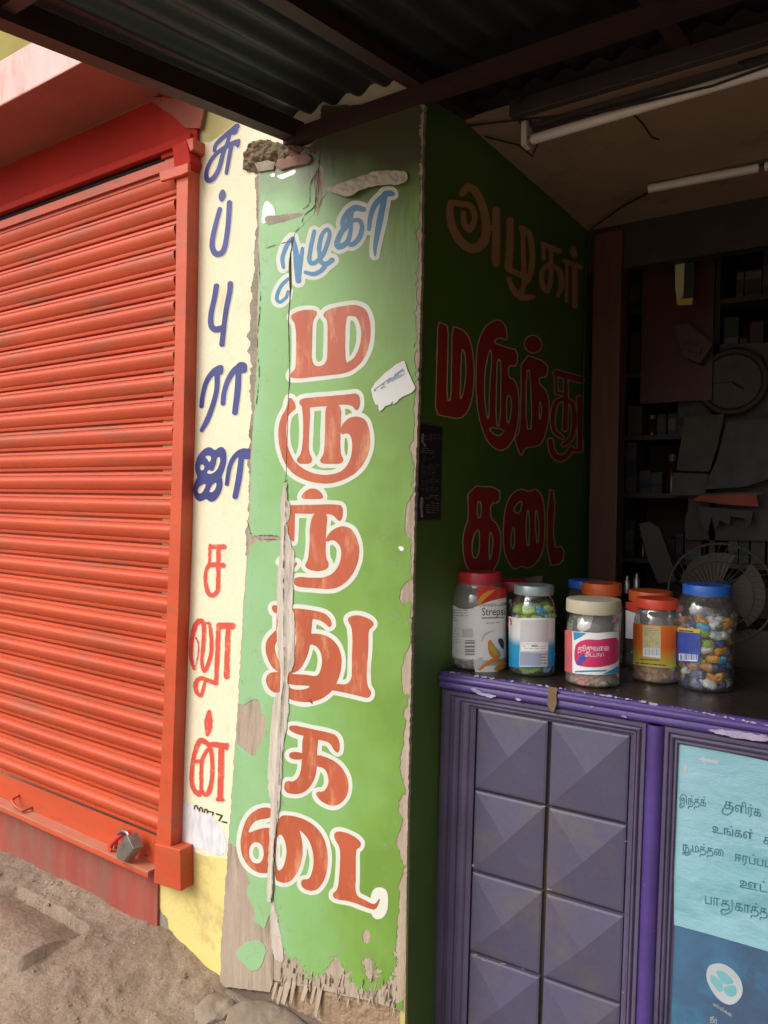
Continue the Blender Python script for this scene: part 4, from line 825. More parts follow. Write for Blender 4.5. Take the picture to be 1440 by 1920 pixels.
paper('orange_banner', [(1310, 929), (1418, 926), (1422, 950), (1360, 946), (1300, 938)], 2.85, M['banner'], 'orange strip of packaging below the calendar', 'banner')
paper('black_tools', [(1308, 950), (1412, 958), (1410, 975), (1402, 990), (1396, 972), (1370, 968), (1368, 985), (1350, 976), (1340, 996), (1334, 970), (1326, 1004), (1314, 985)], 2.86, M['dark'], 'black utensils hanging in front of the pale sheet', 'tools', .015)
# hanging strip of sachets
sc_ = thing('sachet_strip', tuple(pt(mapY(2.7), 1280, 500)), 'hanging strip of yellow green sachets near the shop ceiling', 'sachets')
prism('sachet', [(1262, 452), (1302, 456), (1300, 478), (1264, 476)], mapY(2.70), (0, .012, 0), M['olive'], sc_); prism('sachet', [(1266, 480), (1284, 480), (1281, 555), (1270, 568), (1266, 540)], mapY(2.70), (0, .012, 0), M['label_cr'], sc_)
prism('sachet', [(1286, 478), (1302, 480), (1301, 560), (1284, 556)], mapY(2.705), (0, .012, 0), cols[3], sc_); prism('sachet', [(1268, 562), (1299, 558), (1298, 571), (1270, 572)], mapY(2.695), (0, .01, 0), M['label_ye'], sc_)
MB().tube([tuple(pt(mapY(2.70), 1281, 452)), tuple(pt(mapY(2.70), 1282, 405))], .0015, 5).build('string', M['dark'], sc_)
paper('tilted_carton', [(1262, 612), (1290, 606), (1338, 645), (1312, 682), (1282, 668)], 2.80, cols[4], 'tilted pale carton with red print left of the clock', 'carton', .06)
paper('red_packet', [(1284, 640), (1316, 650), (1312, 664), (1284, 655)], 2.79, M['darkred'], 'small red packet resting on the tilted carton', 'packet', .01)
paper('hanging_bag', [(1198, 982), (1216, 978), (1236, 990), (1262, 1062), (1266, 1090), (1234, 1094), (1212, 1040)], 2.72, cols[0], 'grey plastic bag hanging beside the brown post', 'bag', .03)
for (x, y, nm) in [(1176, 1090, 'left'), (1194, 1086, 'right')]:
    a = pt(mapY(2.45), x, y); o = MB().lathe([(.006, a[2] - .04), (.011, a[2] - .038), (.011, a[2]), (.005, a[2] + .008), (.005, a[2] + .018)], a[0], a[1], 14).build('small_vial', M['steel'], None, 50)
    tag(o, 'shiny small vial behind the jars, %s one of two below the brown post' % nm, 'bottle')
rk = boxo('back_table', -.88, -.1, 2.36, 2.6, -.005, 1.025, M['shelf']); tag(rk, 'dark low cabinet standing behind the counter', 'cabinet')
# table fan
fc = pt(mapY(2.36), 1350, 1112); fr = 93 / FPX * float(np.dot(fc - CAM, FW))
fn = thing('fan', tuple(fc), 'dusty metal table fan standing behind the candy jars', 'fan')
def ring(r, y): return [(fc[0] + r * cos(2 * pi * k / 48), fc[1] + y, fc[2] + r * sin(2 * pi * k / 48)) for k in range(48)]
M['fanwire'] = pm('dusty_wire', (.06, .048, .038), None, 30, .5)
mb = MB().tube(ring(fr, 0), .004, 6, True).tube(ring(fr * .66, -.035), .002, 5, True).tube(ring(fr * .3, -.045), .002, 5, True)
for k in range(40):
    a = 2 * pi * k / 40; a2 = a + .25
    mb.tube([(fc[0] + fr * cos(a), fc[1], fc[2] + fr * sin(a)), (fc[0] + fr * .66 * cos((a + a2) / 2), fc[1] - .035, fc[2] + fr * .66 * sin((a + a2) / 2)), (fc[0] + fr * .2 * cos(a2), fc[1] - .048, fc[2] + fr * .2 * sin(a2))], .0011, 4)
tag(mb.build('cage', M['fanwire'], fn), kind='stuff')
mb = MB()
for k in range(3):
    a0 = 2 * pi * k / 3; vs = []
    for i in range(7):
        for j in range(5):
            r = fr * (.16 + .66 * j / 4); a = a0 + (i / 6 - .5) * (1.35 + .1 * j); vs.append((fc[0] + r * cos(a), fc[1] + .01 + .022 * (i / 6 - .5), fc[2] + r * sin(a)))
    mesh('blade', vs, [(i * 5 + j, i * 5 + j + 1, (i + 1) * 5 + j + 1, (i + 1) * 5 + j) for i in range(6) for j in range(4)], cols[4], fn, True)
o = MB().lathe([(.004, -.05), (.03, -.048), (.036, -.03), (.036, .03), (.05, .04), (.045, .11), (.02, .13)], 0, 0, 20).build('motor', M['dark'], fn, 40)
for v in o.data.vertices: v.co = Vector((v.co.x + fc[0], v.co.z + fc[1], v.co.y + fc[2]))
zt_ = 1.025
MB().tube([(fc[0], fc[1] + .05, fc[2] - .03), (fc[0], fc[1] + .05, zt_ + .02)], .012, 8).lathe([(.09, zt_), (.09, zt_ + .01), (.03, zt_ + .025)], fc[0], fc[1] + .05, 24).build('stand', M['dark'], fn, 40)
# tube lights on the ceiling
tl = thing('tube_light', tuple(pt(mapZ(2.305), 1200, 200)), 'unlit white fluorescent tube hung on a bracket under the shop ceiling', 'lamp')
a = pt(mapZ(2.30), 990, 264); b = pt(mapZ(2.30), 1440, 131); d = (b - a) / np.linalg.norm(b - a); e = a + d * 1.20
MB().tube([tuple(a + d * .012), tuple(e)], .0125, 14).build('glass_tube', M['tube'], tl, 60)
MB().tube([tuple(a - d * .004), tuple(a + d * .014)], .0105, 12).build('end_cap', M['steel'], tl, 60)
MB().box(a[0] - .012, a[0] + .002, a[1] - .016, a[1] + .016, 2.285, 2.345).build('tube_holder', M['tube'], tl)
o = MB().box(a[0] + .0, a[0] + 1.22, a[1] + .012, a[1] + .045, 2.337, 2.3505).build('fixture_batten', cols[5], tl)
MB().tube([tuple(a + np.array([-.006, .0, .03])), tuple(a + np.array([-.02, -.02, .05])), tuple(a + np.array([.005, -.06, .05])), tuple(a + np.array([.03, -.12, .045]))], .003, 6).build('wire', M['dark'], tl)
MB().tube([tuple(a + np.array([-.004, .01, .03])), tuple(a + np.array([.015, -.01, .055])), tuple(a + np.array([.05, -.04, .05]))], .003, 6).build('wire', M['dark'], tl)
a = pt(mapZ(2.335), 1216, 354); b = pt(mapZ(2.335), 1440, 311); d = (b - a) / np.linalg.norm(b - a)
t2 = thing('batten_light', tuple(a), 'short unlit white batten light further back on the shop ceiling', 'lamp')
MB().tube([tuple(a), tuple(a + d * .30)], .013, 10).build('diffuser', M['tube'], t2, 60); MB().tube([tuple(a + d * .315), tuple(a + d * .9)], .013, 10).build('diffuser', M['tube'], t2, 60)
MB().box(a[0], a[0] + .9, a[1] + .005, a[1] + .03, 2.342, 2.3515).build('mounting_rail', cols[5], t2)
o = prism('ballast_box', [(1370, 76), (1450, 44), (1450, 100), (1388, 122), (1376, 112)], mapY(1.80), (.02, .07, 0), M['dark'], None, .003); tag(o, 'black box fixed under the ceiling above the tube light', 'box')
# ceiling stains and cable
def cable(pts, r=.003, name='cable'): MB().tube(pts, r, 6).build(name, M['dark'], rm)
cable([(-.93, 1.72, 2.344), (-.80, 1.745, 2.335), (-.6, 1.75, 2.30), (-.35, 1.75, 2.288), (-.1, 1.75, 2.31), (.3, 1.75, 2.34)])
cable([(-.92, 1.80, 2.346), (-.85, 1.86, 2.33), (-.82, 1.88, 2.30), (-.79, 1.86, 2.335), (-.74, 1.80, 2.346)], .0025)
cable([(-.66, 2.40, 2.345), (-.75, 2.45, 2.34), (-.90, 2.58, 2.335), (-.925, 2.60, 2.2), (-.925, 2.60, 1.6)], .003)
MB().tube([tuple(pt(mapZ(2.349), *q)) for q in [(1188, 215), (1205, 232), (1222, 258), (1236, 262)]], .002, 5).build('cable', M['dark'], rm)

# ================================================================== COUNTER
O_ = pt(mapX(XW), 826, 1258) + np.array([.002, 0, 0]); U_ = -rays(-1800, 850); U_ /= np.linalg.norm(U_)
zz = np.array([0, 0, 1.]); V_ = -(zz - (zz @ U_) * U_); V_ /= np.linalg.norm(V_); N_ = -np.cross(U_, V_)
def C(s, t, d): return O_ + U_ * s + V_ * t + N_ * d
def mapC(d): return mapN(O_ + N_ * d, N_)
ct = thing('shop_counter', tuple(O_), 'purple painted wooden shop counter with moulded frames and a dark top', 'counter')
def cbox(name, s0, s1, t0, t1, d0, d1, mat, parent=ct, bev=0):
    o = MB().box8([C(s0, t1, d1), C(s1, t1, d1), C(s1, t1, d0), C(s0, t1, d0), C(s0, t0, d1), C(s1, t0, d1), C(s1, t0, d0), C(s0, t0, d0)]).build(name, mat, parent)
    if bev: bevel(o, bev)
    return o
SE = 1.74
cbox('top_board', .0, SE, .0, .018, -.52, -.004, M['ctop'], bev=.001)
cbox('carcass', .004, SE - .004, .019, .96, -.50, -.036, M['purpled'])
def sweep(name, prof, s0, s1, mat):      # moulding run along s with profile (t, d)
    vs = []; n = len(prof); ss_ = np.linspace(s0, s1, 24)
    for s in ss_:
        for t, d in prof: vs.append(C(s, t, d))
    fs = [(k * n + i, (k + 1) * n + i, (k + 1) * n + i + 1, k * n + i + 1) for k in range(len(ss_) - 1) for i in range(n - 1)] + [tuple(range(n))[::-1], tuple((len(ss_) - 1) * n + i for i in range(n))]
    o = mesh(name, vs, fs, mat, ct); smooth_by(o, 50); return o
sweep('nosing', [(-.0015, -.006), (-.002, .002), (.001, .006), (.005, .0075), (.006, .0085), (.010, .013), (.016, .0145), (.021, .011), (.024, .006), (.0255, .0065), (.032, .010), (.038, .009), (.0425, .003), (.043, -.034)], 0, SE, M['purple'])
def frame(name, s0, s1, t0, t1, wl, wr, wt, wb, prof, mat):
    """mitred picture-frame moulding; prof = (fraction inward, height)"""
    vs = []; n = len(prof)
    for f, d in prof: vs += [C(s0 + wl * f, t0 + wt * f, d), C(s1 - wr * f, t0 + wt * f, d), C(s1 - wr * f, t1 - wb * f, d), C(s0 + wl * f, t1 - wb * f, d)]
    fs = [(i * 4 + k, (i + 1) * 4 + k, (i + 1) * 4 + (k + 1) % 4, i * 4 + (k + 1) % 4) for i in range(n - 1) for k in range(4)]
    o = mesh(name, vs, fs, mat, ct); smooth_by(o, 38); return o
FP = [(0, -.034), (0, .004), (.05, .0065), (.16, .0075), (.26, .006), (.30, .0005), (.33, .0005), (.36, .004), (.46, .0065), (.56, .004), (.59, -.001), (.63, -.001), (.66, .0018), (.76, .003), (.83, .0), (.86, -.004), (.90, -.0045), (1, -.006), (1, -.03)]
frame('frame_moulding', .006, .497, .0435, 1.10, .088, .034, .036, .05, FP, M['purpled'])
frame('frame_moulding', .534, 1.13, .0435, 1.10, .034, .034, .040, .05, FP, M['purpled'])
frame('frame_moulding', 1.165, 1.74, .0435, 1.10, .034, .06, .040, .05, FP, M['purpled'])
for s0 in (.4975, 1.1305):
    vs = []; pr = [(0, -.03), (0, .003), (.004, .008), (.010, .0125), (.018, .0145), (.026, .0125), (.032, .008), (.036, .003), (.036, -.03)]
    for t in np.linspace(.0435, 1.1, 12):
        for s, d in pr: vs.append(C(s0 + s, t, d))
    n = len(pr); o = mesh('post_bead', vs, [(k * n + i, k * n + i + 1, (k + 1) * n + i + 1, (k + 1) * n + i) for k in range(11) for i in range(n - 1)], M['purple'], ct); smooth_by(o, 60)
cbox('tile_bed', .09, .47, .07, 1.06, -.035, -.0165, M['grout'])
tw, th = .1815, .2015
R = random.Random(4); tl0 = None
def tilemesh(name, s0, t0, w, h):
    g = .0022; e = .006; P = []
    base = -.0165; lip = -.0065
    for (a, b, d) in [(g, g, base), (w - g, g, base), (w - g, h - g, base), (g, h - g, base), (g + .001, g + .001, lip), (w - g - .001, g + .001, lip), (w - g - .001, h - g - .001, lip), (g + .001, h - g - .001, lip), (g + e, g + e, lip + .0022), (w - g - e, g + e, lip + .0022), (w - g - e, h - g - e, lip + .0022), (g + e, h - g - e, lip + .0022), (w * .5, h * .5, lip + .0185)]: P.append(C(s0 + a, t0 + b, d))
    f = []
    for q in (0, 4): f += [(q + k, q + 4 + k, q + 4 + (k + 1) % 4, q + (k + 1) % 4) for k in range(4)]
    f += [(8 + k, 12, 8 + (k + 1) % 4) for k in range(4)]
    return mesh(name, P, f, M['tile'], ct)
tl0 = tilemesh('tile', .096, .0775, tw, th)
for c_ in range(2):
    for r_ in range(5):
        if c_ == 0 and r_ == 0: continue
        if r_ == 4: continue
        o = tl0.copy(); COL.objects.link(o); attach(o, ct)
        o.location = Vector(U_ * (c_ * (tw + .004) + R.uniform(-.0006, .0006)) + V_ * (r_ * (th + .0018) + R.uniform(-.0005, .0005)) + N_ * R.uniform(-.0012, .0012))
F = None; GQ = Grid(880, 1325, 1180, 1920, 1.0); F = GQ.full(); R = random.Random(21)
for (x, y, w) in [(993, 1483, 2.2), (1172, 1577, 2.5), (886, 1622, 3.2), (1027, 1667, 3), (938, 1889, 3), (1167, 1860, 2.2), (1018, 1512, 2.2), (1040, 1690, 2), (1060, 1700, 1.8), (905, 1800, 3), (940, 1806, 2.6), (980, 1816, 2.4), (890, 1790, 2.6), (1006, 1341, 2.6), (1012, 1350, 2)]:
    F = np.minimum(F, GQ.stroke([(x, y), (x + R.uniform(2, 9), y + R.uniform(0, 4))], (w * .5, .4)))
for k in range(0):
    x = R.uniform(895, 1160); y = R.uniform(1350, 1900); F = np.minimum(F, GQ.stroke([(x, y), (x + R.uniform(-14, 14), y + R.uniform(-10, 16))], (.35, .2)))
M['dustchip'] = pm('dusty_chip', (.34, .28, .27), (.22, .16, .14), 40, .8)
tag(iso('scratches', GQ, F + GQ.noise(5, 3, 3) * .8, mapC(-.0036), M['dustchip'], ct, run=1), kind='stuff')
# chipped paint, scuffs and tape on the nosing
GK = Grid(822, 1245, 1448, 1400, 1.0); nk = GK.noise(9, 3, 4); nk2 = GK.noise(26, 5, 2)
line = lambda y0, y1: GK.Y - np.interp(GK.X, [826, 1440], [y0, y1])
lip = np.abs(GK.Y - np.interp(GK.X, [826, 1030, 1160, 1300, 1440], [1258, 1287, 1308, 1333, 1360]))
def onsurf(t, d):      # map pixel columns to a chip lying on the nosing
    return mapC(d)
F = lip - .8 + GK.noise(5, 3, 3) * 3.6 + nk2 * 1.5
F = np.maximum(F, 838 - GK.X)
tag(iso('worn_edge', GK, F + .3, mapC(.0088), M['scuff'], ct, run=1), kind='stuff')
F = .6 + np.minimum.reduce([GK.poly(P_('880,1291 890,1289 898,1295 912,1300 925,1303 932,1305 922,1309 905,1306 893,1301'), 1), GK.poly(P_('962,1307 972,1308 980,1313 970,1314'), 1), GK.poly(P_('1103,1322 1112,1323 1118,1326 1106,1327'), 1), GK.poly(P_('1163,1342 1172,1341 1180,1348 1170,1347'), 1), GK.poly(P_('1322,1366 1360,1368 1400,1373 1445,1380 1445,1392 1400,1388 1365,1382 1335,1373'), 1)]) + nk * 2.6
tag(iso('paint_chip', GK, F, mapC(.0152), M['scuff'], ct, run=1), kind='stuff')
prism('brown_tape', [(1027, 1288), (1045, 1290), (1043, 1304), (1044, 1318), (1040, 1330), (1036, 1336), (1031, 1330), (1025, 1320), (1028, 1303)], mapC(.0165), tuple(-N_ * .0015), M['tape'], ct)
# ---- printed sheets in the next panel of the counter
ps = thing('poster', tuple(pt(mapC(-.01), 1350, 1600)), 'faded teal poster with Tamil lines pinned in the right counter panel', 'poster')
prism('teal_sheet', [(1262, 1396), (1269, 1394), (1350, 1408), (1460, 1432), (1460, 1790), (1440, 1784), (1400, 1772), (1330, 1752), (1264, 1734)], mapC(-.004), tuple(-N_ * .001), M['teal'], ps)
prism('blue_sheet', [(1258, 1722), (1460, 1772), (1460, 2010), (1256, 1990)], mapC(-.0065), tuple(-N_ * .001), M['dteal'], ps)
cbox('panel_back', .565, 1.10, .08, 1.05, -.035, -.018, M['dark'])
Q = lambda x, y: (1250 + x / 5.647, 1380 + y / 5.647)
mT = mapC(-.0034)
items = []
def line_(s, x, y, size, slope=.205, xs=.95):
    a, b = Q(x, y); items.append((s, a, b, size, slope, .012, xs)); items.append((s, a + .45, b, size, slope, .012, xs))
line_('இந்தக்', 130, 722, 23, .08, .62); line_('க', 600, 765, 26, .2); line_('ளிர்க', 715, 800, 25, .2, .72)
line_('உங்கள்', 478, 1022, 23, .17, .85); line_('கு', 1015, 1140, 25)
line_('ந', 160, 1215, 23, .15, .8); line_('மத்தை', 262, 1225, 23, .15, .72); line_('ஈரப்பட', 715, 1320, 24, .2, .8)
line_('ஊட்ட', 765, 1600, 25, .2); line_('பா', 395, 1772, 27, .2, .75); line_('த', 570, 1812, 27, .2, .8); line_('காத்த', 715, 1845, 27, .2, .75)
[text('tamil_line', items[k:k + 2], mT, M['tealink'], ps) for k in range(0, len(items), 2)]
GP = Grid(1252, 1390, 1442, 1922, 1.0)
F = GP.glyphs([('s', 9, '600,765 590,810 640,835 690,800 700,760'), ('s', 9, '190,1220 200,1262 240,1250 262,1200'), ('s', 9, '575,1850 590,1890 640,1880 690,1840 690,1740')], (1250, 1380, 5.647))
iso('tamil_strokes', GP, F, mT, M['tealink'], ps, run=3)
F = GP.poly([(1309, 1418), (1352, 1428), (1354, 1432), (1310, 1428)], 1) + GP.noise(5, 4, 2) * 4; F = np.minimum(F, GP.poly([(1282, 1435), (1287, 1432), (1290, 1438), (1286, 1449), (1281, 1446)], 1))
tag(iso('tear', GP, F, mT, M['oval'], ps, run=2), kind='stuff')
OV = (1250, 1700, 7.579)
F = GP.poly(P_('610,825 750,800 850,830 960,910 1050,1030 1085,1150 1070,1270 990,1370 900,1400 800,1370 690,1270 610,1140 560,1020 570,900', OV), 2)
iso('oval', GP, F, mapC(-.0056), M['oval'], ps, run=6)
F = np.minimum.reduce([GP.poly(P_(s, OV), 2) for s in ['690,910 780,905 850,950 940,1040 960,1090 850,1110 770,1080 740,1010', '620,960 690,1000 770,1060 800,1140 790,1200 740,1215 680,1140 610,1050', '810,1135 960,1110 1000,1160 990,1250 930,1285 850,1260 815,1200']])
iso('oval_shapes', GP, F, mapC(-.0051), M['blob'], ps, run=4)
items = []
for s, x, y, sz, sl in [('மூலிகை', 655, 1400, 9, .62), ('நீர்', 610, 1620, 13, .45)]: items.append((s, 1250 + x / 7.579, 1700 + y / 7.579, sz, sl, .01, .8))
text('caption', items, mapC(-.0051), M['oval'], ps)

# ================================================================== JARS
mTop = mapN(O_, V_)
def place(px0, px1, pyb, pyt):
    cx = (px0 + px1) / 2; p = pt(mTop, cx, pyb - 2); hd = np.array([FW[0], FW[1], 0]); hd /= np.linalg.norm(hd)
    dist = float(np.dot(p - CAM, FW)); r = (px1 - px0) / 2 / FPX * dist; r *= (dist + r) / dist
    dr = np.array([p[0], p[1], 0]); dr /= np.linalg.norm(dr); c0 = p + dr * r
    z0 = float(O_[2] + np.dot(c0 - O_, [U_[0], U_[1], 0]) * U_[2] / (U_[0]**2 + U_[1]**2)) + .0015
    hm = mapN(c0, (dr[0], dr[1], 0)); zt = pt(hm, cx, pyt + 3)[2]
    return c0[0], c0[1], z0, zt, r
def jar(label, px, prof, lidr, lidf, lidmat, pet='pet', contents=None, cat='jar'):
    cx, cy, z0, zt, r = place(*px); H = zt - z0; zl = zt - lidf * H
    j = thing('plastic_jar', (cx, cy, z0), label, cat)
    B = MB().lathe([(r * a, z0 + (zl - z0) * b) for a, b in prof], cx, cy, 48, cap=False)
    k = len(B.v); n = 48; B.f.append(tuple(range(n))[::-1]); B.build('body', M[pet], j, 50)
    nr = prof[-1][0] * r
    L_ = MB().lathe([(nr, zl - .003), (lidr * r, zl - .003), (lidr * r * 1.01, zl), (lidr * r * 1.01, zt - .003), (lidr * r * .98, zt - .0005), (lidr * r * .93, zt), (lidr * r * .6, zt - .0012)], cx, cy, 64)
    # ribbed skirt
    for i, v in enumerate(L_.v):
        ring_ = i // 64
        if ring_ in (2, 3) and i % 2: L_.v[i] = (cx + (v[0] - cx) * .985, cy + (v[1] - cy) * .985, v[2])
    L_.build('lid', lidmat, j, 50)
    return j, (cx, cy, z0, zl, r)
STR = [(.86, 0), (.95, .015), (.97, .04), (.955, .08), (.955, .74), (.93, .82), (.84, .92), (.74, .955), (.74, 1)]
PF1 = [(.88, 0), (.97, .02), (1.0, .07), (1.0, .12), (.955, .19), (.95, .68), (.99, .73), (1.0, .78), (.97, .83), (.84, .93), (.76, .96), (.76, 1)]
PFB = [(.84, 0), (.88, .015), (.90, .05), (.90, .55), (.93, .66), (1.0, .74), (1.0, .80), (.94, .87), (.80, .97), (.76, .98), (.76, 1)]
J = {}
J['s'] = jar('clear jar with red lid and white lozenge wrap at the left end of the counter', (842, 950, 1262, 1068), PF1, .76, .115, M['lid_red'], 'pet2')
J['v'] = jar('clear jar with silver blue lid, filled with green sweets, second from the left', (955, 1041, 1273, 1093), STR, .85, .09, M['lid_silver'])
J['c'] = jar('clear jar with cream lid and pink Tamil label in the middle of the front row', (1059, 1161, 1294, 1119), STR, .97, .14, M['lid_cream'], 'pet3')
J['o'] = jar('clear jar with orange red lid and an orange yellow label beside the blue lidded jar', (1186, 1272, 1286, 1118), STR, .86, .10, M['lid_ored'], 'pet3')
J['b'] = jar('big clear jar with bright blue lid full of mixed wrapped sweets, rightmost on the counter', (1266, 1376, 1302, 1092), PFB, .76, .085, M['lid_blue'])
J['r2'] = jar('red lidded jar standing half hidden behind the lozenge jar', (915, 998, 1240, 1084), STR, .9, .12, M['lid_red'])
J['b2'] = jar('blue lidded jar at the back behind the cream lidded jar', (1058, 1136, 1238, 1084), STR, .84, .09, M['lid_blue'])
J['o2'] = jar('orange lidded clear jar between the blue lid and the cream lidded jar', (1082, 1168, 1252, 1089), STR, .84, .13, M['lid_or'])
J['o3'] = jar('orange lidded jar with coral wrap standing behind the orange label jar', (1172, 1262, 1262, 1104), STR, .86, .12, M['lid_or'])
def lab(G, F, jk, off, mat, name, run=3):
    j, (cx, cy, z0, zl, r) = J[jk]; return iso(name, G, F, mapCyl(cx, cy, r * .985 + off), mat, j, run=run)
def cl(G, F, x0, x1): return np.maximum(F, np.maximum(x0 - G.X, G.X - x1))
# lozenge jar
G1 = Grid(838, 1090, 954, 1264, .7); T1 = (835, 1055, 6.545)
a = G1.poly(P_('62,470 85,510 160,560 240,572 330,562 392,532 560,470 720,432 770,430 770,1180 760,1250 700,1300 640,1335 570,1345 560,1368 370,1362 350,1250 345,1180 240,1210 100,1170 30,1110 66,1020 80,800 66,600', T1), 0)
lab(G1, cl(G1, a, 841, 949), 's', .0006, M['label_w'], 'wrap')
lab(G1, cl(G1, G1.poly(P_('385,300 560,290 700,310 775,330 770,432 720,432 560,470 392,532 390,420', T1), 0), 841, 949), 's', .0006, M['label_red'], 'wrap_top')
lab(G1, G1.poly(P_('395,510 392,470 440,400 520,345 630,325 560,380 480,450 430,510', T1), 1), 's', .0012, M['label_or'], 'swoosh')
lab(G1, G1.glyphs([('p', '520,960 560,940 600,1020 670,1090 680,1150 640,1190 570,1170 525,1100'), ('s', (14, 20, 26, 22), '420,1310 500,1250 590,1200 700,1210'), ('p', '600,1290 660,1240 740,1240 750,1280 690,1320 600,1330')], T1), 's', .0012, M['label_or'], 'tongue_drawing')
lab(G1, G1.glyphs([('s', (8, 14, 12, 8), '450,960 480,890 540,850 590,840'), ('p', '340,1200 480,1140 440,1300 360,1340')], T1), 's', .0012, M['label_g'], 'grey_swirl'); lab(G1, cl(G1, G1.glyphs([('p', '640,940 690,920 720,960 720,1060 700,1060 660,1000')], T1), 841, 948), 's', .0012, M['label_ink'], 'dark_swirl')
lab(G1, G1.poly(P_('545,1000 570,1010 620,1070 660,1110 650,1150 600,1130 555,1070', T1), 1), 's', .0017, M['label_ye'], 'drop')
F = G1.full()
for k, (y, w) in enumerate([(958, 6), (985, 11), (1030, 12), (1065, 7), (1090, 11), (1125, 10)]): F = np.minimum(F, G1.poly(P_('%d,%d 362,%d 362,%d %d,%d' % (240, y - w, y - w, y + w, 236, y + w), T1), 0))
lab(G1, F, 's', .0012, M['label_mid'], 'barcode'); lab(G1, G1.poly(P_('205,815 330,805 345,880 330,920 205,915', T1), 0), 's', .0012, M['label_g'], 'grey_block')
F = np.minimum.reduce([greek(G1, 847, 1141, 882, 1156, 3, .03, 1.1, 5), greek(G1, 846, 1156, 858, 1165, 2, .03, .9, 6), greek(G1, 846, 1176, 864, 1222, 9, .0, .7, 7, .7), greek(G1, 904, 1157, 944, 1161, 1, -.03, 2.4, 8, 1), greek(G1, 912, 1167, 944, 1170, 1, -.05, 1.4, 9, 1)])
lab(G1, F, 's', .0012, M['label_mid'], 'small_print')
j, (cx, cy, z0, zl, r) = J['s']; text('brand_lettering', [('Strepsils', 903, 1154, 20.5, -.02, .01, .80)], mapCyl(cx, cy, r * .985 + .0013), M['label_ink'], j)
o = j.children[-1]; bm = bmesh.new(); bm.from_mesh(o.data)
vv = [v for v in bm.verts if v.co.x > -0.7935 + .0]; bm.free()
# silver lid jar
G2 = Grid(950, 1150, 1045, 1262, .7)
a = G2.poly(P_('765,655 900,680 1345,680 1340,1255 1300,1280 900,1290 780,1270 765,1200', T1), 0)
lab(G2, cl(G2, a, 954, 1041), 'v', .0006, M['grad_cy'], 'wrap')
lab(G2, G2.poly(P_('925,705 1265,700 1255,1275 905,1278', T1), 0), 'v', .0011, M['label_g'], 'panel'); lab(G2, G2.poly(P_('925,975 1262,975 1262,1085 925,1085', T1), 0), 'v', .0015, M['label_w'], 'panel_strip')
M['lilac'] = pm('label_lilac', (.36, .42, .58), None, 9, .4)
lab(G2, G2.poly(P_('920,1095 1180,1110 1165,1260 912,1260', T1), 0), 'v', .0015, M['lilac'], 'panel_block'); lab(G2, np.minimum.reduce([greek(G2, 978, 1205, 1024, 1218, 3, .01, .8, 3), greek(G2, 1014, 1224, 1024, 1246, 4, .0, 2.0, 4, 1), greek(G2, 998, 1208, 1006, 1214, 1, .0, 3, 4, 1)]), 'v', .0019, M['label_mid'], 'small_print')
lab(G2, G2.glyphs([('s', 8, '770,670 800,700 806,760'), ('s', 8, '770,740 780,790')], T1), 'v', .0012, M['label_red'], 'red_mark')
# cream lid jar
G3 = Grid(1054, 1170, 1166, 1275, .7); T3 = (1080, 1050, 4.0)
a = G3.poly([(1059, 1181), (1075, 1184), (1120, 1187), (1162, 1184), (1162, 1262), (1120, 1266), (1080, 1263), (1059, 1258)], 0)
lab(G3, cl(G3, a, 1059, 1160), 'c', .0006, M['label_w'], 'wrap')
lab(G3, cl(G3, G3.poly([(1059, 1181), (1073, 1184), (1073, 1262), (1059, 1258)], 0), 1059, 1073), 'c', .001, M['label_pk2'], 'coral_side')
lab(G3, G3.poly([(1077, 1213), (1085, 1203), (1102, 1198), (1120, 1200), (1140, 1197), (1162, 1195), (1162, 1236), (1150, 1246), (1120, 1252), (1090, 1250), (1077, 1244)], 1), 'c', .001, M['label_pk'], 'pink_field')
lab(G3, np.minimum.reduce([G3.poly([(1075, 1185), (1100, 1187), (1088, 1195), (1076, 1201)], 0), G3.poly([(1160, 1248), (1160, 1262), (1130, 1264), (1146, 1256)], 0), G3.poly([(1078, 1258), (1095, 1257), (1140, 1256), (1135, 1259), (1078, 1261)], 0)]), 'c', .001, M['label_cy'], 'blue_corner')['kind'] = 'stuff'
lab(G3, np.minimum(G3.glyphs([('p', '20,730 45,715 60,700 80,720 75,750 50,760 30,790 0,790')], (1080, 1050, 4.0)), greek(G3, 1061, 1228, 1071, 1252, 6, 0, .8, 2)), 'c', .0014, M['label_bl'], 'flower_mark')
j, (cx, cy, z0, zl, r) = J['c']; text('tamil_title', [('தூதுவளை', 1083, 1221, 14, -.02, .015, .68), ('மிட்டாய்', 1096, 1231, 10.5, .0, .02, .85)], mapCyl(cx, cy, r * .985 + .0016), M['label_w'], j)
# orange label jar
G4 = Grid(1183, 1160, 1276, 1262, .7); T4 = (1170, 1080, 6.545)
lab(G4, cl(G4, G4.poly(P_('95,570 300,600 640,610 640,1110 560,1135 300,1110 100,1080', T4), 0), 1187, 1271), 'o', .0006, M['grad_or'], 'wrap')
lab(G4, G4.poly(P_('228,600 450,620 455,1015 228,990', T4), 0), 'o', .001, M['label_cr'], 'panel'); lab(G4, G4.poly(P_('235,885 440,890 445,1010 232,980', T4), 0), 'o', .0013, M['label_w'], 'barcode_field')
F = G4.full()
for k in range(12): x = 258 + k * 15; F = np.minimum(F, G4.poly(P_('%d,892 %d,892 %d,975 %d,975' % (x, x + (5 if k % 3 else 10), x + (5 if k % 3 else 10), x), T4), 0))
lab(G4, F, 'o', .0017, M['lilac'], 'barcode'); lab(G4, np.minimum.reduce([greek(G4, 1209, 1176, 1234, 1212, 10, .04, .7, 5), greek(G4, 1200, 1232, 1246, 1240, 1, .06, 1.6, 6), greek(G4, 1192, 1239, 1254, 1246, 1, .09, 1.8, 9, 1)]), 'o', .0017, M['label_ink'], 'small_print')
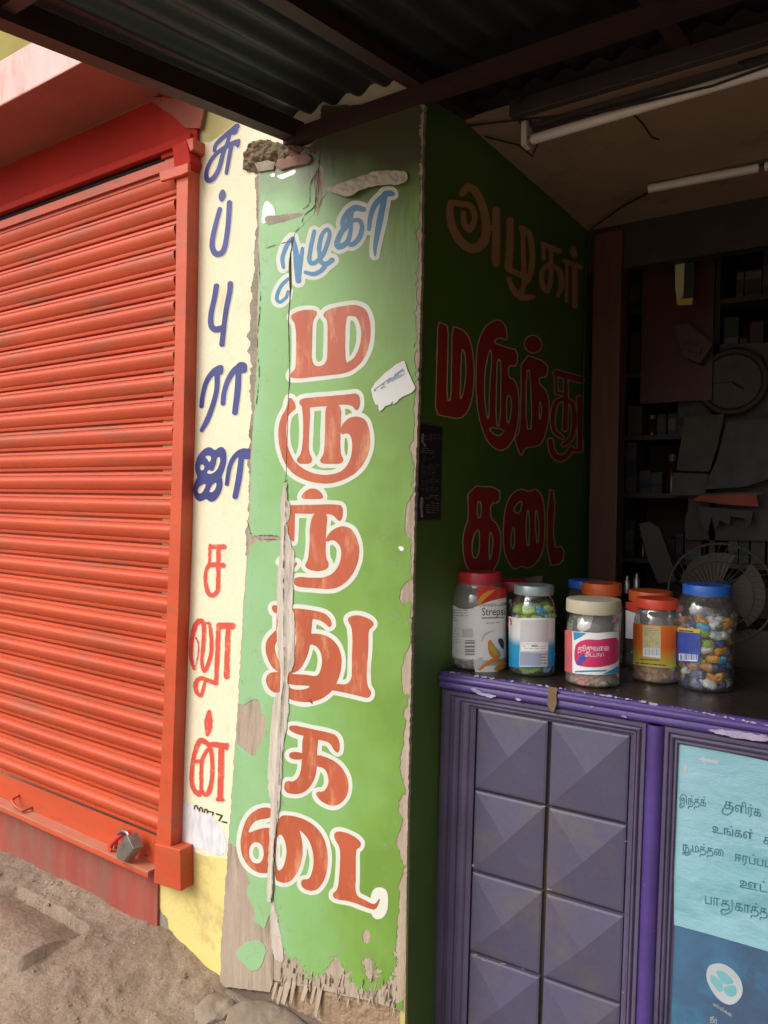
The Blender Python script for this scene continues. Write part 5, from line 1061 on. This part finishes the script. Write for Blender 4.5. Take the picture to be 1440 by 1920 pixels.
# blue lid jar
G5 = Grid(1263, 1170, 1316, 1248, .7)
lab(G5, cl(G5, G5.poly(P_('640,625 935,660 930,1070 640,1045', T4), 0), 1268, 1314), 'b', -.0042, M['label_bl'], 'blue_label'); lab(G5, cl(G5, G5.poly(P_('640,625 935,660 930,705 640,680', T4), 0), 1268, 1314), 'b', -.0036, M['label_ye'], 'yellow_strip')
lab(G5, np.minimum(greek(G5, 1274, 1179, 1312, 1185, 1, .09, 2.4, 2, 1), greek(G5, 1294, 1200, 1309, 1224, 6, 0, 1.0, 3)), 'b', -.003, M['label_ink'], 'small_print')
lab(G5, G5.poly(P_('672,950 905,965 900,1050 675,1035', T4), 0), 'b', -.0036, M['label_w'], 'barcode_field'); F = G5.full()
for k in range(13): x = 690 + k * 16; F = np.minimum(F, G5.poly(P_('%d,958 %d,958 %d,1030 %d,1030' % (x, x + (6 if k % 4 else 11), x + (6 if k % 4 else 11), x), T4), 0))
lab(G5, F, 'b', -.003, M['label_bl'], 'barcode')
# coral wrap of the jar behind
G6 = Grid(1168, 1112, 1200, 1200, .8); lab(G6, cl(G6, G6.poly([(1171, 1142), (1186, 1148), (1200, 1152), (1200, 1200), (1171, 1196)], 0), 1173, 1200), 'o3', .0006, M['label_w'], 'wrap'); lab(G6, cl(G6, G6.poly([(1172, 1128), (1200, 1128), (1200, 1152), (1171, 1139)], 0), 1173, 1200), 'o3', .0009, M['lid_ored'], 'wrap_top')
# leaflets: green carton behind the silver lid, folded paper inside the cream jar
o = prism('folded_leaflet', [(968, 1090), (988, 1084), (1012, 1079), (1017, 1082), (1017, 1094), (990, 1097)], mapY(1.95), (0, .03, 0), cols[4]); tag(o, 'small tan folded carton lying behind the silver lidded jar', 'carton')

# ---- sweets inside the jars
def sweet_mesh(nm, L, W, T, mat, twist=True):
    mb = MB(); n = 8; prof = [(-.5, .0), (-.46, .75), (-.25, 1), (.25, 1), (.46, .75), (.5, .0)]
    for a, b in prof:
        for j in range(n): q = 2 * pi * j / n; mb.v.append((a * L, cos(q) * W * .5 * max(b, .15), sin(q) * T * .5 * max(b, .15)))
    for i in range(len(prof) - 1):
        for j in range(n): mb.f.append((i * n + j, i * n + (j + 1) % n, (i + 1) * n + (j + 1) % n, (i + 1) * n + j))
    if twist:
        for s in (-1, 1):
            k = len(mb.v); mb.v += [(s * .5 * L, 0, 0), (s * .72 * L, W * .45, .002), (s * .74 * L, W * .1, -.002), (s * .70 * L, -W * .42, .002)]; mb.f += [(k, k + 1, k + 2), (k, k + 2, k + 3)]
    me = bpy.data.meshes.new(nm); me.from_pydata(mb.v, [], mb.f); me.materials.append(mat); me.update(); return me
def smat(n, c1, c2, c3, sc=45): return pm('wrapper_' + n, c1, c2, sc, .25, .4, 90, dirt=c3, dsc=sc * 1.1, dlo=.575, dhi=.60)
W_ = {'lime': smat('lime', (.36, .60, .02), (.26, .48, .02), (.70, .78, .45)), 'cy': smat('cyan', (.02, .34, .66), (.05, .46, .70), (.62, .66, .66)), 'or': smat('orange', (.75, .28, .02), (.66, .38, .04), (.80, .72, .50)), 'nv': smat('navy', (.03, .05, .16), (.04, .08, .22), (.30, .40, .50)),
      'wh': smat('white', (.80, .80, .78), (.66, .74, .76), (.08, .25, .36)), 'red': smat('coral', (.55, .12, .08), (.60, .40, .30), (.60, .58, .48)), 'cr': smat('cream', (.58, .52, .36), (.30, .42, .22), (.55, .20, .14)), 'am': smat('amber', (.50, .26, .05), (.46, .14, .05), (.60, .42, .14)), 'gy': smat('grey', (.40, .38, .36), (.28, .26, .25), (.55, .53, .5))}
NM = dict(lime='lime green', cy='sky blue', nv='navy blue', wh='white', red='coral red', cr='cream', am='amber', gy='grey', **{'or': 'orange'})
def fill(jk, kinds, f0, f1, size, label, group, rs=1, rin=.0, per=None):
    j, (cx, cy, z0, zl, r) = J[jk]; R = random.Random(rs); L, Wd, T = size; ms = [sweet_mesh('sweet', L, Wd, T, W_[k]) for k in kinds]
    H = zl - z0; z = z0 + f0 * H + T * .6; ra = r * .86 - L * .42
    while z < z0 + f1 * H:
        for rad, nn in ((ra, per or max(int(2 * pi * ra / (Wd * 1.05)), 3)), (ra * .35, 3)):
            ph = R.random() * 6
            for k in range(nn):
                a = ph + 2 * pi * k / nn + R.uniform(-.15, .15); q_ = R.randrange(len(ms)); o = bpy.data.objects.new('sweet', ms[q_]); COL.objects.link(o)
                rr_ = rad * R.uniform(.9, 1.04); o.location = (cx + rr_ * cos(a), cy + rr_ * sin(a), z + R.uniform(-.25, .25) * T)
                o.rotation_euler = (R.uniform(-.9, .9), R.uniform(-.5, .5), a + pi / 2 + R.uniform(-.7, .7)); tag(o, label % NM[kinds[q_]], 'sweet', group)
        z += T * .95
fill('v', ['lime', 'lime', 'lime', 'cy'], .0, .80, (.034, .028, .022), '%s wrapped sweet inside the silver lidded jar', 'green wrapped sweets in the jar', 1)
fill('b', ['nv', 'or', 'or', 'wh', 'cy', 'cy', 'wh', 'nv', 'lime', 'am'], .0, .74, (.031, .026, .021), '%s wrapped sweet inside the big blue lidded jar', 'mixed sweets in the blue lidded jar', 2)
fill('c', ['red', 'cr', 'cr', 'red'], .0, .22, (.026, .016, .012), '%s striped sweet at the bottom of the cream lidded jar', 'striped sweets in the cream lidded jar', 3)
fill('o', ['am', 'am', 'red'], .0, .25, (.028, .022, .018), '%s wrapped sweet at the bottom of the orange label jar', 'amber sweets in the orange label jar', 4)
fill('s', ['gy', 'gy', 'wh'], .0, .12, (.028, .024, .014), '%s foil lozenge pack at the bottom of the lozenge jar', 'foil lozenges in the red lidded jar', 5)
# folded white slips seen through the plastic
for jk, px in (('s', [(868, 1089), (885, 1091), (879, 1101), (873, 1097)]), ('c', [(1082, 1160), (1094, 1152), (1113, 1154), (1106, 1178), (1090, 1186), (1083, 1178)])):
    cx, cy, z0, zl, r = J[jk][1]; o = prism('paper_slip', px, mapY(cy - r * .5), (0, .002, 0), M['paperw']); tag(o, {'s': 'small white paper corner under the red lid inside the lozenge jar', 'c': 'white folded paper inside the cream lidded jar'}[jk], 'paper')

# ================================================================== STREET LEVEL DETAILS
M['rockm'] = M['stone']
def rock(name, pts, z, h, label, cat, seed=1, rough=.012, sink=False):
    G = Grid(min(p[0] for p in pts) - 10, min(p[1] for p in pts) - 10, max(p[0] for p in pts) + 10, max(p[1] for p in pts) + 10, 3.0)
    F = G.poly(pts, 0 if name == 'cement_chunk' else 1) + G.noise(22, seed, 3) * 4
    xs = [p[0] for p in pts]; ys = [p[1] for p in pts]; cx, cy = sum(xs) / len(xs), sum(ys) / len(ys)
    def dd(a, V):
        V = V.copy(); e = np.hypot((a[:, 0] - cx) / (max(xs) - min(xs)) * 2, (a[:, 1] - cy) / (max(ys) - min(ys)) * 2)
        V[:, 2] += rough * (hnoise(V[:, 0], V[:, 1], .09, seed) + .5 * hnoise(V[:, 0], V[:, 1], .035, seed + 1) + .25 * hnoise(V[:, 0], V[:, 1], .014, seed + 2)) - h * .45 * np.clip(e - .45, 0, 1)**1.5
        if sink: V[:, 2] -= .07 * np.clip((1770 - a[:, 1]) / 150, 0, 1) + .07 * np.clip((130 - a[:, 0]) / 170, 0, 1)
        return V
    o = iso(name, G, F, mapZ(z), M['stone'], None, run=1, solid=h, disp=dd)
    for p in o.data.polygons: p.use_smooth = name != 'cement_chunk'
    return tag(o, label, cat)
rock('cement_chunk', [(96, 1800), (128, 1792), (150, 1800), (150, 1826), (134, 1846), (104, 1850), (86, 1832)], .048, .06, 'broken grey cement chunk under the edge of the worn ledge', 'stone', 3, .005)
rock('cement_chunk', [(168, 1792), (205, 1782), (222, 1794), (208, 1812), (176, 1814)], .035, .05, 'flat cement fragment right of the broken grey chunk', 'stone', 6, .004)
rock('foot_stone', [(432, 1888), (452, 1872), (485, 1868), (520, 1874), (552, 1892), (580, 1915), (600, 1950), (430, 1960), (418, 1920)], .03, .10, 'smooth brown stone lying at the foot of the green sign', 'stone', 5, .006)
rock('flat_stone', [(360, 1868), (400, 1850), (436, 1868), (440, 1888), (410, 1910), (370, 1915)], .005, .06, 'reddish low stone between the yellow pier and the smooth brown stone', 'stone', 9, .010)
R = random.Random(9); mb = MB()
for k in range(1100):
    x = R.uniform(-3.0, -.95); y = R.uniform(.5, 1.47); s = R.uniform(.002, .0065) * (2.4 if R.random() < .08 else 1); z = float(gh(np.array([x]), np.array([y]))[0])
    n = len(mb.v); ph = R.random() * 6
    vs = [(x + s * cos(ph + q * 1.571) * R.uniform(.7, 1.2), y + s * sin(ph + q * 1.571) * R.uniform(.7, 1.2), z + s * .15) for q in range(4)] + [(x + R.uniform(-.3, .3) * s, y, z + s * R.uniform(.5, .9)), (x, y, z - s * .5)]
    mb.add(vs, [(q, (q + 1) % 4, 4) for q in range(4)] + [((q + 1) % 4, q, 5) for q in range(4)])
tag(mb.build('pebbles', M['pebble']), 'loose pebbles and grit scattered on the packed earth', 'gravel', kind='stuff')
